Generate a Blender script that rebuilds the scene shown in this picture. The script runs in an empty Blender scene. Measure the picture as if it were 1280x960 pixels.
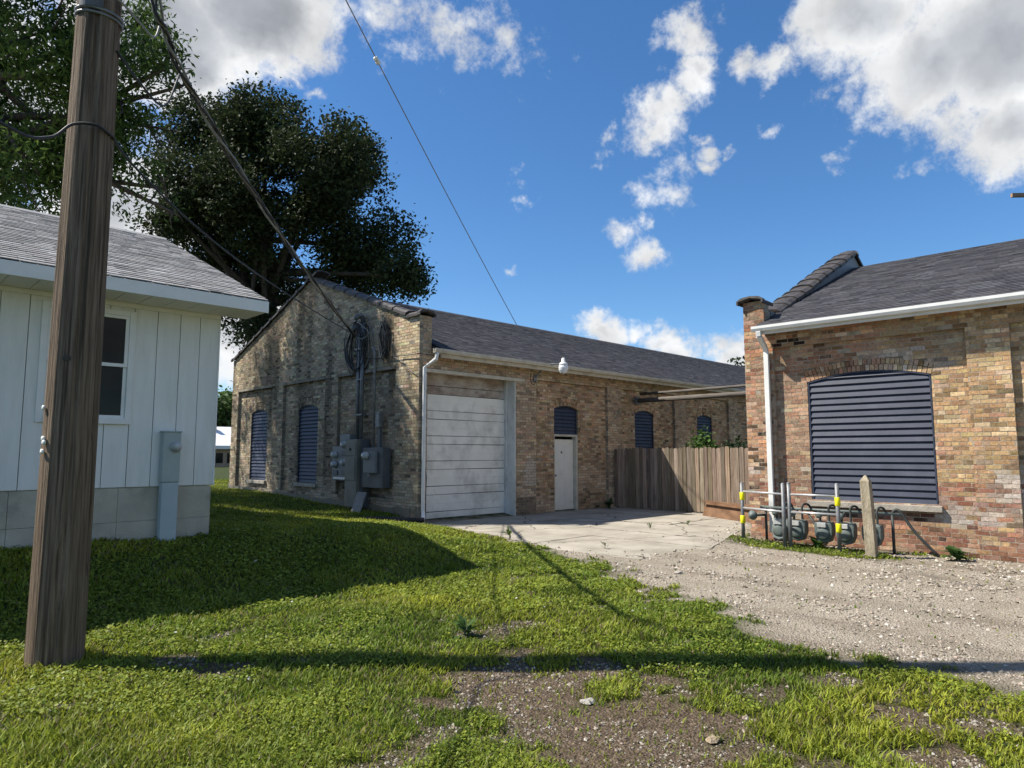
import bpy, math, random
import numpy as np
from mathutils import Vector, Matrix, Euler
random.seed(7)
RNG = np.random.default_rng(11)
sc = bpy.context.scene
COL = sc.collection
rad = math.radians

# ------------------------------------------------------------------ camera
CAM = np.array([0.0, 0.0, 1.6])
FW = np.array([0.698, 0.709, 0.101]); FW /= np.linalg.norm(FW)
RT = np.array([0.713, -0.702, 0.0]); RT /= np.linalg.norm(RT)
UP = np.cross(RT, FW); UP /= np.linalg.norm(UP); RT = np.cross(FW, UP)
cd = bpy.data.cameras.new('camera'); cd.sensor_width = 36; cd.lens = 863 / 1280 * 36
cd.clip_start = .05; cd.clip_end = 3000
co = bpy.data.objects.new('camera', cd); COL.objects.link(co)
co.matrix_world = Matrix(((RT[0], UP[0], -FW[0], CAM[0]), (RT[1], UP[1], -FW[1], CAM[1]), (RT[2], UP[2], -FW[2], CAM[2]), (0, 0, 0, 1)))
sc.camera = co

# ------------------------------------------------------------------ sky with clouds
SUN_AZ = rad(134.6); SUN_EL = rad(50.5)      # azimuth measured from +X towards +Y
SUN = Vector((math.cos(SUN_AZ) * math.cos(SUN_EL), math.sin(SUN_AZ) * math.cos(SUN_EL), math.sin(SUN_EL)))
world = bpy.data.worlds.new('World'); sc.world = world; world.use_nodes = True
wt = world.node_tree; wt.nodes.clear()
def wn(t, **k):
    n = wt.nodes.new(t)
    for a, v in k.items(): setattr(n, a, v)
    return n
def wl(a, b): wt.links.new(a, b)
out = wn('ShaderNodeOutputWorld')
sky = wn('ShaderNodeTexSky'); sky.sky_type = 'NISHITA'; sky.sun_disc = False
sky.sun_elevation = SUN_EL; sky.sun_rotation = math.atan2(SUN.x, SUN.y)
sky.air_density = 1.0; sky.dust_density = .15; sky.ozone_density = 6.0
bsky = wn('ShaderNodeBackground'); bsky.inputs[1].default_value = .08
hs = wn('ShaderNodeHueSaturation'); hs.inputs['Saturation'].default_value = 1.15; hs.inputs['Value'].default_value = 1.15; wl(sky.outputs[0], hs.inputs['Color']); wl(hs.outputs[0], bsky.inputs[0])
tc = wn('ShaderNodeTexCoord'); DIR = tc.outputs['Generated']
nz = wn('ShaderNodeTexNoise'); nz.inputs['Scale'].default_value = 9; nz.inputs['Detail'].default_value = 5; nz.inputs['Roughness'].default_value = .62
wl(DIR, nz.inputs['Vector'])
sub = wn('ShaderNodeVectorMath', operation='SUBTRACT'); wl(nz.outputs['Color'], sub.inputs[0]); sub.inputs[1].default_value = (.5, .5, .5)
scl = wn('ShaderNodeVectorMath', operation='SCALE'); wl(sub.outputs[0], scl.inputs[0]); scl.inputs['Scale'].default_value = .085
wrp = wn('ShaderNodeVectorMath', operation='ADD'); wl(DIR, wrp.inputs[0]); wl(scl.outputs[0], wrp.inputs[1])
# cloud cells: azimuth, elevation (degrees), half width, half height (radians), roll, thickness
CL = [(17.0,30.8,0.098,0.056,0,1.00),(12.0,26.1,0.101,0.078,10,1.00),(8.2,26.3,0.123,0.105,0,1.10),(8.3,21.2,0.067,0.049,0,0.90),(2.4,25.3,0.130,0.122,0,1.10),
 (67.0,32.2,0.080,0.088,0,1.45),(70.6,28.2,0.050,0.050,0,1.25),(73.8,29.6,0.105,0.095,0,1.45),(63.2,28.3,0.027,0.011,-25,0.45),(53.8,33.3,0.100,0.045,-10,0.30),(46.5,32.0,0.055,0.038,0,0.27),(58.6,33.6,0.060,0.030,0,0.30),
 (30.0,31.6,0.038,0.030,0,0.62),(26.6,29.3,0.075,0.024,-8,0.74),(31.1,27.7,0.054,0.027,40,0.62),(33.7,25.9,0.030,0.038,15,0.60),
 (37.2,24.6,0.012,0.021,0,0.42),(44.1,22.1,0.012,0.033,0,0.34),(29.4,23.6,0.014,0.028,10,0.42),(33.4,20.5,0.026,0.024,0,0.36),(32.1,21.4,0.024,0.037,20,0.34),(36.3,18.0,0.027,0.015,-10,0.45),(34.4,16.0,0.034,0.020,-15,0.50),(34.1,18.7,0.018,0.010,0,0.42),
 (20.2,26.0,0.024,0.018,0,0.29),(19.6,21.5,0.020,0.010,15,0.45),(24.3,24.4,0.011,0.010,0,0.36),(27.3,23.5,0.009,0.012,0,0.38),(45.3,15.6,0.011,0.009,0,0.42),(13.9,19.8,0.019,0.008,0,0.33),
 (32.9,9.2,0.130,0.025,-6,0.70),(29.5,7.8,0.100,0.036,0,0.75),(36.8,10.1,0.057,0.016,0,0.60),
 (75.8,17.5,0.138,0.089,0,0.90),(81.5,22.2,0.109,0.109,0,0.80),(67.2,9.1,0.129,0.065,0,0.80),(89.4,22.2,0.244,0.163,0,1.00)]
SQ = 1.4                                  # flatten: cloud puffs are wider than tall
sqz = wn('ShaderNodeVectorMath', operation='MULTIPLY'); wl(wrp.outputs[0], sqz.inputs[0]); sqz.inputs[1].default_value = (1, 1, SQ)
# broken cumulus over the rest of the sky
on = wn('ShaderNodeTexNoise'); on.inputs['Scale'].default_value = 3.1; on.inputs['Detail'].default_value = 2; wl(sqz.outputs[0], on.inputs['Vector'])
om = wn('ShaderNodeMath', operation='MULTIPLY_ADD'); wl(on.outputs['Fac'], om.inputs[0]); om.inputs[1].default_value = 3.4; om.inputs[2].default_value = -1.75
vd = wn('ShaderNodeVectorMath', operation='DOT_PRODUCT'); wl(DIR, vd.inputs[0]); vd.inputs[1].default_value = (.675, .685, .28)
vm = wn('ShaderNodeMapRange'); wl(vd.outputs['Value'], vm.inputs['Value']); vm.inputs['From Min'].default_value = .62; vm.inputs['From Max'].default_value = .78; vm.inputs['To Min'].default_value = 0; vm.inputs['To Max'].default_value = 1.6
os_ = wn('ShaderNodeMath', operation='SUBTRACT'); wl(om.outputs[0], os_.inputs[0]); wl(vm.outputs[0], os_.inputs[1])
field = os_.outputs[0]
for az, el, a, b, ro, w in CL:
    az, el = rad(az), rad(el)
    c = Vector((math.cos(az) * math.cos(el), math.sin(az) * math.cos(el), math.sin(el)))
    tx = Vector((math.sin(az), -math.cos(az), 0)); ty = tx.cross(c)
    if ty.z < 0: ty = -ty
    kq = SQ * math.cos(el); q = a / (b * kq); n = max(1, min(3, round(max(q, 1 / q))))
    if q >= 1: r = b * kq * (1.15 if n == 1 else 1.05); ax = tx * math.cos(rad(ro)) + ty * math.sin(rad(ro)); ext = a - r
    else: r = a * 1.15; ax = ty * math.cos(rad(ro)) - tx * math.sin(rad(ro)); ext = b - r / kq
    if n == 1: r = math.sqrt(a * b * kq)
    for i in range(n):
        cc = c + ax * (ext * ((2 * i / (n - 1)) - 1) if n > 1 else 0)
        ds = wn('ShaderNodeVectorMath', operation='DISTANCE'); wl(sqz.outputs[0], ds.inputs[0]); ds.inputs[1].default_value = (cc.x, cc.y, cc.z * SQ)
        ma = wn('ShaderNodeMath', operation='MULTIPLY_ADD'); wl(ds.outputs['Value'], ma.inputs[0]); ma.inputs[1].default_value = -w / (r * 1.25); ma.inputs[2].default_value = w
        mx = wn('ShaderNodeMath', operation='MAXIMUM'); wl(field, mx.inputs[0]); wl(ma.outputs[0], mx.inputs[1]); field = mx.outputs[0]
n2 = wn('ShaderNodeTexNoise'); n2.inputs['Scale'].default_value = 26; n2.inputs['Detail'].default_value = 6; n2.inputs['Roughness'].default_value = .66
wl(DIR, n2.inputs['Vector'])
na = wn('ShaderNodeMath', operation='MULTIPLY_ADD'); wl(n2.outputs['Fac'], na.inputs[0]); na.inputs[1].default_value = 1.25; na.inputs[2].default_value = -.61
fs = wn('ShaderNodeMath', operation='ADD'); wl(field, fs.inputs[0]); wl(na.outputs[0], fs.inputs[1])
al = wn('ShaderNodeMapRange', interpolation_type='SMOOTHSTEP'); wl(fs.outputs[0], al.inputs['Value'])
al.inputs['From Min'].default_value = .02; al.inputs['From Max'].default_value = .50
cg = wn('ShaderNodeValToRGB'); wl(field, cg.inputs[0])
e = cg.color_ramp.elements
e[0].position = .12; e[0].color = (.92, .95, .98, 1); e[1].position = 1.0; e[1].color = (.46, .49, .54, 1)
x = e.new(.5); x.color = (.92, .93, .94, 1); x = e.new(.74); x.color = (.64, .67, .71, 1)
sh = wn('ShaderNodeTexNoise'); sh.inputs['Scale'].default_value = 14; sh.inputs['Detail'].default_value = 3; wl(wrp.outputs[0], sh.inputs['Vector'])
sm = wn('ShaderNodeMapRange'); wl(sh.outputs['Fac'], sm.inputs['Value']); sm.inputs['From Min'].default_value = .3; sm.inputs['From Max'].default_value = .7; sm.inputs['To Min'].default_value = .78; sm.inputs['To Max'].default_value = 1.15
cm = wn('ShaderNodeVectorMath', operation='SCALE'); wl(cg.outputs[0], cm.inputs[0]); wl(sm.outputs[0], cm.inputs['Scale'])
bcl = wn('ShaderNodeBackground'); bcl.inputs[1].default_value = .55; wl(cm.outputs[0], bcl.inputs[0])
mxs = wn('ShaderNodeMixShader'); wl(al.outputs[0], mxs.inputs[0]); wl(bsky.outputs[0], mxs.inputs[1]); wl(bcl.outputs[0], mxs.inputs[2])
wl(mxs.outputs[0], out.inputs[0])

# ------------------------------------------------------------------ sun, exposure
sl = bpy.data.lights.new('sun', 'SUN'); sl.energy = 5.0; sl.angle = rad(.55); sl.color = (1, .94, .84)
so = bpy.data.objects.new('sun', sl); COL.objects.link(so); so.rotation_euler = SUN.to_track_quat('Z', 'Y').to_euler(); so.location = (-10, 20, 30)
sc.view_settings.view_transform = 'Standard'; sc.view_settings.look = 'None'; sc.view_settings.exposure = .78; sc.view_settings.gamma = 1
sc.view_settings.use_curve_mapping = False
sc.render.engine = 'CYCLES'; sc.cycles.max_bounces = 4; sc.cycles.diffuse_bounces = 3; sc.cycles.glossy_bounces = 2; sc.cycles.transmission_bounces = 3

# ------------------------------------------------------------------ helpers
ORG = {}
def tag(o, label=None, cat=None, group=None, kind=None):
    if label: o['label'] = label
    if cat: o['category'] = cat
    if group: o['group'] = group
    if kind: o['kind'] = kind
    return o
def thing(name, label, cat, loc=(0, 0, 0), group=None):
    o = bpy.data.objects.new(name, None); COL.objects.link(o); o.location = loc; o.empty_display_size = .2
    ORG[o.name] = Vector(loc)
    return tag(o, label, cat, group)
def add(name, me, parent=None):
    o = bpy.data.objects.new(name, me); COL.objects.link(o); ORG[o.name] = Vector((0, 0, 0))
    if parent is not None:
        o.parent = parent; o.location = -ORG[parent.name]
    return o
def V(*a): return Vector(a)
class MB:
    def __init__(s): s.v = []; s.f = []; s.c = []; s.cur = (1, 1, 1)
    def pt(s, p): s.v.append(tuple(p)); s.c.append(s.cur); return len(s.v) - 1
    def obox(s, c, hx, hy, hz):
        c, hx, hy, hz = Vector(c), Vector(hx), Vector(hy), Vector(hz); i = len(s.v)
        for sz in (-1, 1):
            for sx, sy in ((-1, -1), (1, -1), (1, 1), (-1, 1)): s.pt(c + hx * sx + hy * sy + hz * sz)
        for q in ((0, 3, 2, 1), (4, 5, 6, 7), (0, 1, 5, 4), (1, 2, 6, 5), (2, 3, 7, 6), (3, 0, 4, 7)): s.f.append(tuple(i + k for k in q))
        return s
    def box(s, x0, x1, y0, y1, z0, z1): return s.obox(((x0 + x1) / 2, (y0 + y1) / 2, (z0 + z1) / 2), ((x1 - x0) / 2, 0, 0), (0, (y1 - y0) / 2, 0), (0, 0, (z1 - z0) / 2))
    def bar(s, a, b, w, h, up=(0, 0, 1)):
        a, b = Vector(a), Vector(b); d = (b - a); side = d.cross(Vector(up)).normalized(); u2 = side.cross(d).normalized()
        return s.obox((a + b) / 2, d / 2, side * w / 2, u2 * h / 2)
    def tube(s, pts, r, n=8, cap=True):
        pts = [Vector(p) for p in pts]; rs = r if isinstance(r, (list, tuple)) else [r] * len(pts)
        up = None; rings = []
        for k, p in enumerate(pts):
            t = (pts[min(k + 1, len(pts) - 1)] - pts[max(k - 1, 0)]).normalized()
            if up is None: up = t.orthogonal().normalized()
            up = (up - t * up.dot(t)); up = up.normalized() if up.length > 1e-6 else t.orthogonal().normalized()
            bi = t.cross(up); ring = []
            for j in range(n):
                a = 2 * math.pi * j / n; ring.append(s.pt(p + (up * math.cos(a) + bi * math.sin(a)) * rs[k]))
            rings.append(ring)
        for A, B in zip(rings, rings[1:]):
            for j in range(n): s.f.append((A[j], A[(j + 1) % n], B[(j + 1) % n], B[j]))
        if cap: s.f.append(tuple(reversed(rings[0]))); s.f.append(tuple(rings[-1]))
        return s
    def lathe(s, c, prof, n=16, axis=(0, 0, 1)):
        c = Vector(c); ax = Vector(axis).normalized(); u = ax.orthogonal().normalized(); w = ax.cross(u); rings = []
        for r, z in prof: rings.append([s.pt(c + ax * z + (u * math.cos(2 * math.pi * j / n) + w * math.sin(2 * math.pi * j / n)) * max(r, .0005)) for j in range(n)])
        for A, B in zip(rings, rings[1:]):
            for j in range(n): s.f.append((A[j], A[(j + 1) % n], B[(j + 1) % n], B[j]))
        s.f.append(tuple(reversed(rings[0]))); s.f.append(tuple(rings[-1]))
        return s
    def extrude(s, prof, o, A, B, D, closed=True):
        o, A, B, D = Vector(o), Vector(A), Vector(B), Vector(D); n = len(prof)
        r0 = [s.pt(o + A * a + B * b) for a, b in prof]; r1 = [s.pt(o + A * a + B * b + D) for a, b in prof]
        for j in range(n if closed else n - 1): s.f.append((r0[j], r0[(j + 1) % n], r1[(j + 1) % n], r1[j]))
        if closed: s.f.append(tuple(reversed(r0))); s.f.append(tuple(r1))
        return s
    def mesh(s, name, mat, smooth=False):
        me = bpy.data.meshes.new(name); me.from_pydata(s.v, [], s.f)
        at = me.color_attributes.new('col', 'FLOAT_COLOR', 'POINT')
        at.data.foreach_set('color', np.hstack([np.array(s.c, 'f'), np.ones((len(s.c), 1), 'f')]).ravel())
        me.materials.append(mat)
        if smooth: me.polygons.foreach_set('use_smooth', [True] * len(me.polygons))
        return me
    def build(s, name, mat, parent=None, smooth=False, bevel=0):
        o = add(name, s.mesh(name, mat, smooth), parent)
        if bevel:
            b = o.modifiers.new('bevel', 'BEVEL'); b.width = bevel; b.segments = 2; b.limit_method = 'ANGLE'
        return o
def np_mesh(name, verts, faces, cols, mat, smooth=False):
    verts = np.asarray(verts, 'f').reshape(-1, 3); faces = np.asarray(faces, 'i'); k = faces.shape[1]
    me = bpy.data.meshes.new(name); me.vertices.add(len(verts)); me.vertices.foreach_set('co', verts.ravel())
    me.loops.add(faces.size); me.loops.foreach_set('vertex_index', faces.ravel())
    me.polygons.add(len(faces)); me.polygons.foreach_set('loop_start', np.arange(0, faces.size, k, dtype='i'))
    me.polygons.foreach_set('use_smooth', np.full(len(faces), bool(smooth)))
    if cols is not None:
        at = me.color_attributes.new('col', 'FLOAT_COLOR', 'POINT')
        at.data.foreach_set('color', np.hstack([np.asarray(cols, 'f').reshape(-1, 3), np.ones((len(verts), 1), 'f')]).ravel())
    me.materials.append(mat); me.update(calc_edges=True)
    return me
# smooth value noise in numpy
_T = np.random.default_rng(3).random((64, 64, 64)).astype('f')
def vnoise(p):
    p = np.asarray(p, 'f'); i = np.floor(p).astype(int); f = p - i; f = f * f * (3 - 2 * f); r = 0
    for dx in (0, 1):
        for dy in (0, 1):
            for dz in (0, 1):
                w = (f[..., 0] if dx else 1 - f[..., 0]) * (f[..., 1] if dy else 1 - f[..., 1]) * (f[..., 2] if dz else 1 - f[..., 2])
                r = r + w * _T[(i[..., 0] + dx) % 64, (i[..., 1] + dy) % 64, (i[..., 2] + dz) % 64]
    return r
def fbm(x, y, z=0.0, sc_=1.0, oc=4):
    p = np.stack(np.broadcast_arrays(np.asarray(x, 'f'), np.asarray(y, 'f'), np.asarray(z, 'f')), -1) * sc_; t = 0; a = .5; s = 0
    for k in range(oc): t = t + a * vnoise(p + 17.3 * k); s += a; a *= .5; p = p * 2.03
    return t / s
def sst(a, b, x):
    t = np.clip((np.asarray(x, 'f') - a) / (b - a), 0, 1); return t * t * (3 - 2 * t)
def poly_sd(x, y, poly):
    x = np.asarray(x, 'f'); y = np.asarray(y, 'f'); d = np.full(x.shape, 1e9, 'f'); ins = np.zeros(x.shape, bool); n = len(poly)
    for k in range(n):
        ax, ay = poly[k]; bx, by = poly[(k + 1) % n]; ex, ey = bx - ax, by - ay
        t = np.clip(((x - ax) * ex + (y - ay) * ey) / (ex * ex + ey * ey + 1e-9), 0, 1)
        d = np.minimum(d, np.hypot(x - ax - t * ex, y - ay - t * ey))
        c = (ay > y) != (by > y); ins ^= c & (x < (bx - ax) * (y - ay) / (by - ay + 1e-12) + ax)
    return np.where(ins, -d, d)

# ------------------------------------------------------------------ materials
def nodes(name):
    m = bpy.data.materials.new(name); m.use_nodes = True; t = m.node_tree
    return m, t, t.nodes['Principled BSDF'], t.nodes.new, t.links.new
def mat(name, c1, c2=None, scale=6, rough=.7, metal=0, bump=0, bscale=40, stretch=(1, 1, 1), attr=False, lo=.35, hi=.65, spec=.35, dirt=None, dscale=1.2, dth=(.52, .75), trans=0, dstretch=(1, 1, 1)):
    m, t, b, N, L = nodes(name)
    g = N('ShaderNodeTexCoord'); mp = N('ShaderNodeMapping'); mp.inputs['Scale'].default_value = stretch; L(g.outputs['Object'], mp.inputs[0])
    n = N('ShaderNodeTexNoise'); n.inputs['Scale'].default_value = scale; n.inputs['Detail'].default_value = 6; n.inputs['Roughness'].default_value = .6; L(mp.outputs[0], n.inputs['Vector'])
    r = N('ShaderNodeMapRange'); r.inputs['From Min'].default_value = lo; r.inputs['From Max'].default_value = hi; L(n.outputs['Fac'], r.inputs['Value'])
    mx = N('ShaderNodeMix'); mx.data_type = 'RGBA'; mx.inputs['A'].default_value = (*c1, 1); mx.inputs['B'].default_value = (*(c2 or c1), 1); L(r.outputs[0], mx.inputs['Factor'])
    col = mx.outputs['Result']
    if attr:
        a = N('ShaderNodeAttribute'); a.attribute_name = 'col'; mu = N('ShaderNodeMix'); mu.data_type = 'RGBA'; mu.blend_type = 'MULTIPLY'; mu.inputs['Factor'].default_value = 1
        L(a.outputs['Color'], mu.inputs['A']); L(col, mu.inputs['B']); col = mu.outputs['Result']
    if dirt:
        mp2 = N('ShaderNodeMapping'); mp2.inputs['Scale'].default_value = dstretch; L(g.outputs['Object'], mp2.inputs[0])
        n3 = N('ShaderNodeTexNoise'); n3.inputs['Scale'].default_value = dscale; n3.inputs['Detail'].default_value = 9; n3.inputs['Roughness'].default_value = .65; L(mp2.outputs[0], n3.inputs['Vector'])
        r3 = N('ShaderNodeMapRange'); r3.inputs['From Min'].default_value = dth[0]; r3.inputs['From Max'].default_value = dth[1]; r3.inputs['To Max'].default_value = .8; L(n3.outputs['Fac'], r3.inputs['Value'])
        md = N('ShaderNodeMix'); md.data_type = 'RGBA'; md.inputs['B'].default_value = (*dirt, 1); L(r3.outputs[0], md.inputs['Factor']); L(col, md.inputs['A']); col = md.outputs['Result']
    L(col, b.inputs['Base Color']); b.inputs['Roughness'].default_value = rough; b.inputs['Metallic'].default_value = metal
    b.inputs['Specular IOR Level'].default_value = spec
    if bump:
        n2 = N('ShaderNodeTexNoise'); n2.inputs['Scale'].default_value = bscale; n2.inputs['Detail'].default_value = 5; L(mp.outputs[0], n2.inputs['Vector'])
        bp = N('ShaderNodeBump'); bp.inputs['Strength'].default_value = bump; bp.inputs['Distance'].default_value = .02; L(n2.outputs['Fac'], bp.inputs['Height']); L(bp.outputs[0], b.inputs['Normal'])
    if trans:
        tb = N('ShaderNodeBsdfTranslucent'); L(col, tb.inputs['Color']); ms = N('ShaderNodeMixShader'); ms.inputs[0].default_value = trans
        L(b.outputs[0], ms.inputs[1]); L(tb.outputs[0], ms.inputs[2]); L(ms.outputs[0], t.nodes['Material Output'].inputs[0])
    return m
M = {}
M['brick'] = mat('brick', (.74, .72, .70), (1.25, 1.25, 1.25), 24, .92, bump=.35, bscale=70, attr=True, spec=.15, dirt=(.37, .295, .205), dscale=6.5, dth=(.52, .85))
M['mortar'] = mat('mortar', (.27, .225, .17), (.42, .36, .28), 5, .95, bump=.5, bscale=60, spec=.1)
M['mortar_dark'] = mat('mortar_dark', (.16, .14, .11), (.30, .265, .21), 4, .95, bump=.5, bscale=60, spec=.1)
M['shingle'] = mat('shingle', (.72, .72, .72), (1.25, 1.25, 1.25), 90, .9, bump=.5, bscale=160, attr=True, spec=.25, lo=.3, hi=.7)
M['deck'] = mat('roof_deck', (.02, .02, .022), None, 9, .9)
M['coping'] = mat('coping_tile', (.032, .028, .026), (.085, .075, .068), 5, .55, bump=.2, bscale=30, spec=.4)
M['navy'] = mat('navy_louver', (.027, .034, .055), (.038, .046, .073), 3, .5, bump=.08, bscale=6, spec=.3, dirt=(.075, .075, .085), dscale=3, dth=(.6, .85))
M['black'] = mat('dark_void', (.012, .012, .015), None, 5, .9)
M['white_metal'] = mat('white_aluminium', (.70, .70, .68), (.62, .62, .60), 3, .45, dirt=(.42, .40, .35), dscale=2.5, dth=(.58, .85))
M['cream'] = mat('cream_paint', (.55, .51, .42), (.45, .41, .33), 4, .7, dirt=(.24, .20, .15), dscale=3, dth=(.5, .8))
M['garage'] = mat('garage_door_paint', (.80, .78, .72), (.72, .70, .64), 2.5, .55, dirt=(.30, .28, .25), dscale=1.6, dth=(.50, .78), dstretch=(1, 1, .8))
M['garage_top'] = mat('brown_mottled_door', (.50, .47, .43), (.30, .24, .185), 1.8, .65, dirt=(.15, .10, .07), dscale=2.2, dth=(.42, .66), dstretch=(1, 1, 2.5))  # darker, browner mottle for the upper door panels
M['doorpaint'] = mat('door_paint', (.72, .70, .63), (.66, .64, .575), 3, .55, dirt=(.36, .34, .3), dscale=3, dth=(.6, .85))
M['jamb'] = mat('jamb_paint', (.68, .68, .65), (.58, .58, .55), 4, .7, dirt=(.22, .2, .18), dscale=5, dth=(.55, .75), dstretch=(1, 1, .35))
M['siding'] = mat('white_siding', (.80, .79, .73), (.73, .72, .665), 1.5, .6, bump=.12, bscale=30, stretch=(6, 6, .6), spec=.3, dirt=(.60, .60, .53), dscale=1.6, dth=(.5, .8), dstretch=(3, 3, .5))
M['trim'] = mat('white_trim', (.80, .79, .74), (.73, .72, .67), 3, .5)
M['found'] = mat('foundation_concrete', (.41, .375, .295), (.51, .47, .375), 2.2, .92, bump=.4, bscale=40, dirt=(.15, .14, .11), dscale=1.7, dth=(.55, .8))
M['glass'] = mat('window_glass', (.010, .012, .012), (.022, .024, .023), 2, .05, spec=.12)
M['pole'] = mat('pole_wood', (.095, .066, .044), (.25, .187, .132), 3.4, .92, bump=1.0, bscale=7, stretch=(15, 15, .4), spec=.2, dirt=(.042, .031, .023), dscale=2.2, dth=(.52, .64), dstretch=(9, 9, .25))
M['fence'] = mat('fence_wood', (.62, .6, .57), (1.25, 1.25, 1.25), 3, .9, bump=.6, bscale=10, stretch=(9, 9, .5), attr=True, spec=.15, dirt=(.05, .042, .035), dscale=2.2, dth=(.58, .8), dstretch=(5, 5, .5))
M['log'] = mat('grey_timber', (.08, .07, .058), (.15, .13, .11), 5, .9, bump=.5, bscale=14, stretch=(6, .5, 6))
M['cable'] = mat('black_cable', (.018, .018, .018), (.035, .034, .032), 8, .55)
M['cable_grey'] = mat('grey_cable', (.17, .165, .15), (.28, .27, .25), 8, .55)
M['steel'] = mat('galvanised_steel', (.15, .155, .16), (.23, .235, .24), 8, .5, metal=.35, dirt=(.16, .13, .1), dscale=6, dth=(.6, .85))
M['egrey'] = mat('grey_enclosure', (.16, .175, .18), (.21, .225, .23), 3, .5, dirt=(.13, .13, .12), dscale=3, dth=(.55, .85))
M['egreen'] = mat('weathered_enclosure', (.155, .155, .13), (.215, .21, .175), 3, .55, dirt=(.12, .115, .09), dscale=4, dth=(.5, .85))
M['edark'] = mat('dark_grey_enclosure', (.085, .09, .095), (.125, .13, .135), 3, .5)
M['dial'] = mat('meter_glass', (.33, .34, .33), (.46, .47, .46), 10, .12, spec=.6)
M['ped'] = mat('pedestal_paint', (.33, .385, .36), (.40, .45, .42), 3, .55, dirt=(.28, .33, .33), dscale=3)
M['gas'] = mat('gas_meter_paint', (.085, .105, .10), (.135, .16, .15), 6, .5, dirt=(.10, .085, .06), dscale=7, dth=(.55, .8))
M['gasblk'] = mat('gas_pipe', (.022, .026, .026), (.055, .06, .056), 8, .6, dirt=(.12, .07, .04), dscale=9, dth=(.6, .8))
M['yellow'] = mat('yellow_tape', (.80, .74, .01), (.70, .64, .01), 6, .5)
M['cpost'] = mat('weathered_post', (.26, .22, .15), (.40, .345, .25), 5, .95, bump=.6, bscale=26, stretch=(3, 3, .8), dirt=(.16, .14, .10), dscale=6, dth=(.5, .75))
M['rust'] = mat('rusty_plate', (.12, .062, .032), (.18, .10, .055), 4, .85, bump=.2, dirt=(.22, .15, .09), dscale=3, dth=(.55, .8))
M['slab'] = mat('concrete_slab', (.255, .23, .185), (.385, .35, .29), 1.3, .92, bump=.35, bscale=50, dirt=(.19, .165, .13), dscale=.9, dth=(.50, .78))
def add_cracks(m, scale, width):
    t = m.node_tree; N, L = t.nodes.new, t.links.new; b = t.nodes['Principled BSDF']; src = b.inputs['Base Color'].links[0].from_socket
    g = N('ShaderNodeTexCoord'); nz_ = N('ShaderNodeTexNoise'); nz_.inputs['Scale'].default_value = 2.5; nz_.inputs['Detail'].default_value = 5; L(g.outputs['Object'], nz_.inputs['Vector'])
    ad = N('ShaderNodeVectorMath'); ad.operation = 'MULTIPLY_ADD'; L(nz_.outputs['Color'], ad.inputs[0]); ad.inputs[1].default_value = (.5, .5, 0); L(g.outputs['Object'], ad.inputs[2])
    v = N('ShaderNodeTexVoronoi'); v.feature = 'DISTANCE_TO_EDGE'; v.inputs['Scale'].default_value = scale; L(ad.outputs[0], v.inputs['Vector'])
    r = N('ShaderNodeMapRange'); r.inputs['From Min'].default_value = width * .4; r.inputs['From Max'].default_value = width; r.inputs['To Min'].default_value = 1; r.inputs['To Max'].default_value = 0; L(v.outputs['Distance'], r.inputs['Value'])
    mx = N('ShaderNodeMix'); mx.data_type = 'RGBA'; L(r.outputs[0], mx.inputs['Factor']); L(src, mx.inputs['A']); mx.inputs['B'].default_value = (.07, .06, .045, 1); L(mx.outputs['Result'], b.inputs['Base Color'])
add_cracks(M['slab'], .42, .009)
M['plank'] = mat('weathered_board', (.20, .19, .185), (.30, .29, .275), 4, .85, bump=.3, bscale=12, stretch=(5, 5, .6))
M['bark'] = mat('bark', (.045, .036, .028), (.095, .08, .064), 6, .95, bump=.8, bscale=14, stretch=(3, 3, .6))
M['leaf'] = mat('leaves', (.85, .85, .85), (1.15, 1.15, 1.15), 5, .6, attr=True, trans=.38, spec=.2)
M['leaf_dark'] = mat('oak_leaves', (.85, .85, .85), (1.15, 1.15, 1.15), 5, .62, attr=True, trans=.2, spec=.2)
M['grass'] = mat('grass_blades', (.85, .85, .85), (1.15, 1.15, 1.15), 3, .55, attr=True, trans=.42, spec=.25)
M['stone'] = mat('gravel_stone', (.8, .8, .8), (1.15, 1.15, 1.15), 30, .9, attr=True, bump=.3, bscale=90, spec=.2)
M['sill'] = mat('stone_sill', (.26, .235, .195), (.36, .33, .28), 5, .9, bump=.4, bscale=40)
M['flash'] = mat('lead_flashing', (.16, .165, .17), (.22, .225, .23), 3, .5, dirt=(.11, .11, .11), dscale=3)
M['globe'] = mat('lamp_refractor', (.72, .74, .75), (.6, .62, .63), 30, .15, spec=.6)
M['tin'] = mat('white_tin_roof', (.75, .75, .74), None, 3, .5)
M['tan'] = mat('tan_siding', (.34, .24, .17), (.42, .31, .22), 3, .8)

# ------------------------------------------------------------------ ground plan
SLAB = [(9.6, 12.94), (9.45, 11.2), (8.85, 9.1), (8.7, 7.7), (8.95, 6.3), (10.8, 6.15), (13.6, 7.1), (15.2, 7.6), (16.93, 8.4), (16.93, 12.94)]
GRAVEL = [(9.75, 13.1), (9.35, 11.2), (8.75, 9.1), (8.35, 7.4), (7.95, 6.1), (7.0, 4.5), (6.6, 3.5), (6.1, 2.9), (5.95, 2.0), (5.75, 1.2), (5.3, -1.5), (4.5, -9), (13.2, -9), (13.2, 6.6), (18.5, 7), (18.5, 13)]
DIRT = [(3.0, 4.35), (3.6, 4.75), (4.35, 4.3), (4.5, 3.6), (4.55, 2.95), (4.6, 2.35), (4.25, 1.75), (3.7, 1.35), (3.0, 1.4), (2.4, 2.5), (2.75, 3.2), (2.65, 3.75)]
THIN = [(4.6, 2.4), (5.3, 1.9), (5.6, .6), (4.6, -1.0), (3.3, -.6), (3.5, .8), (4.0, 1.6)]
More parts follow.
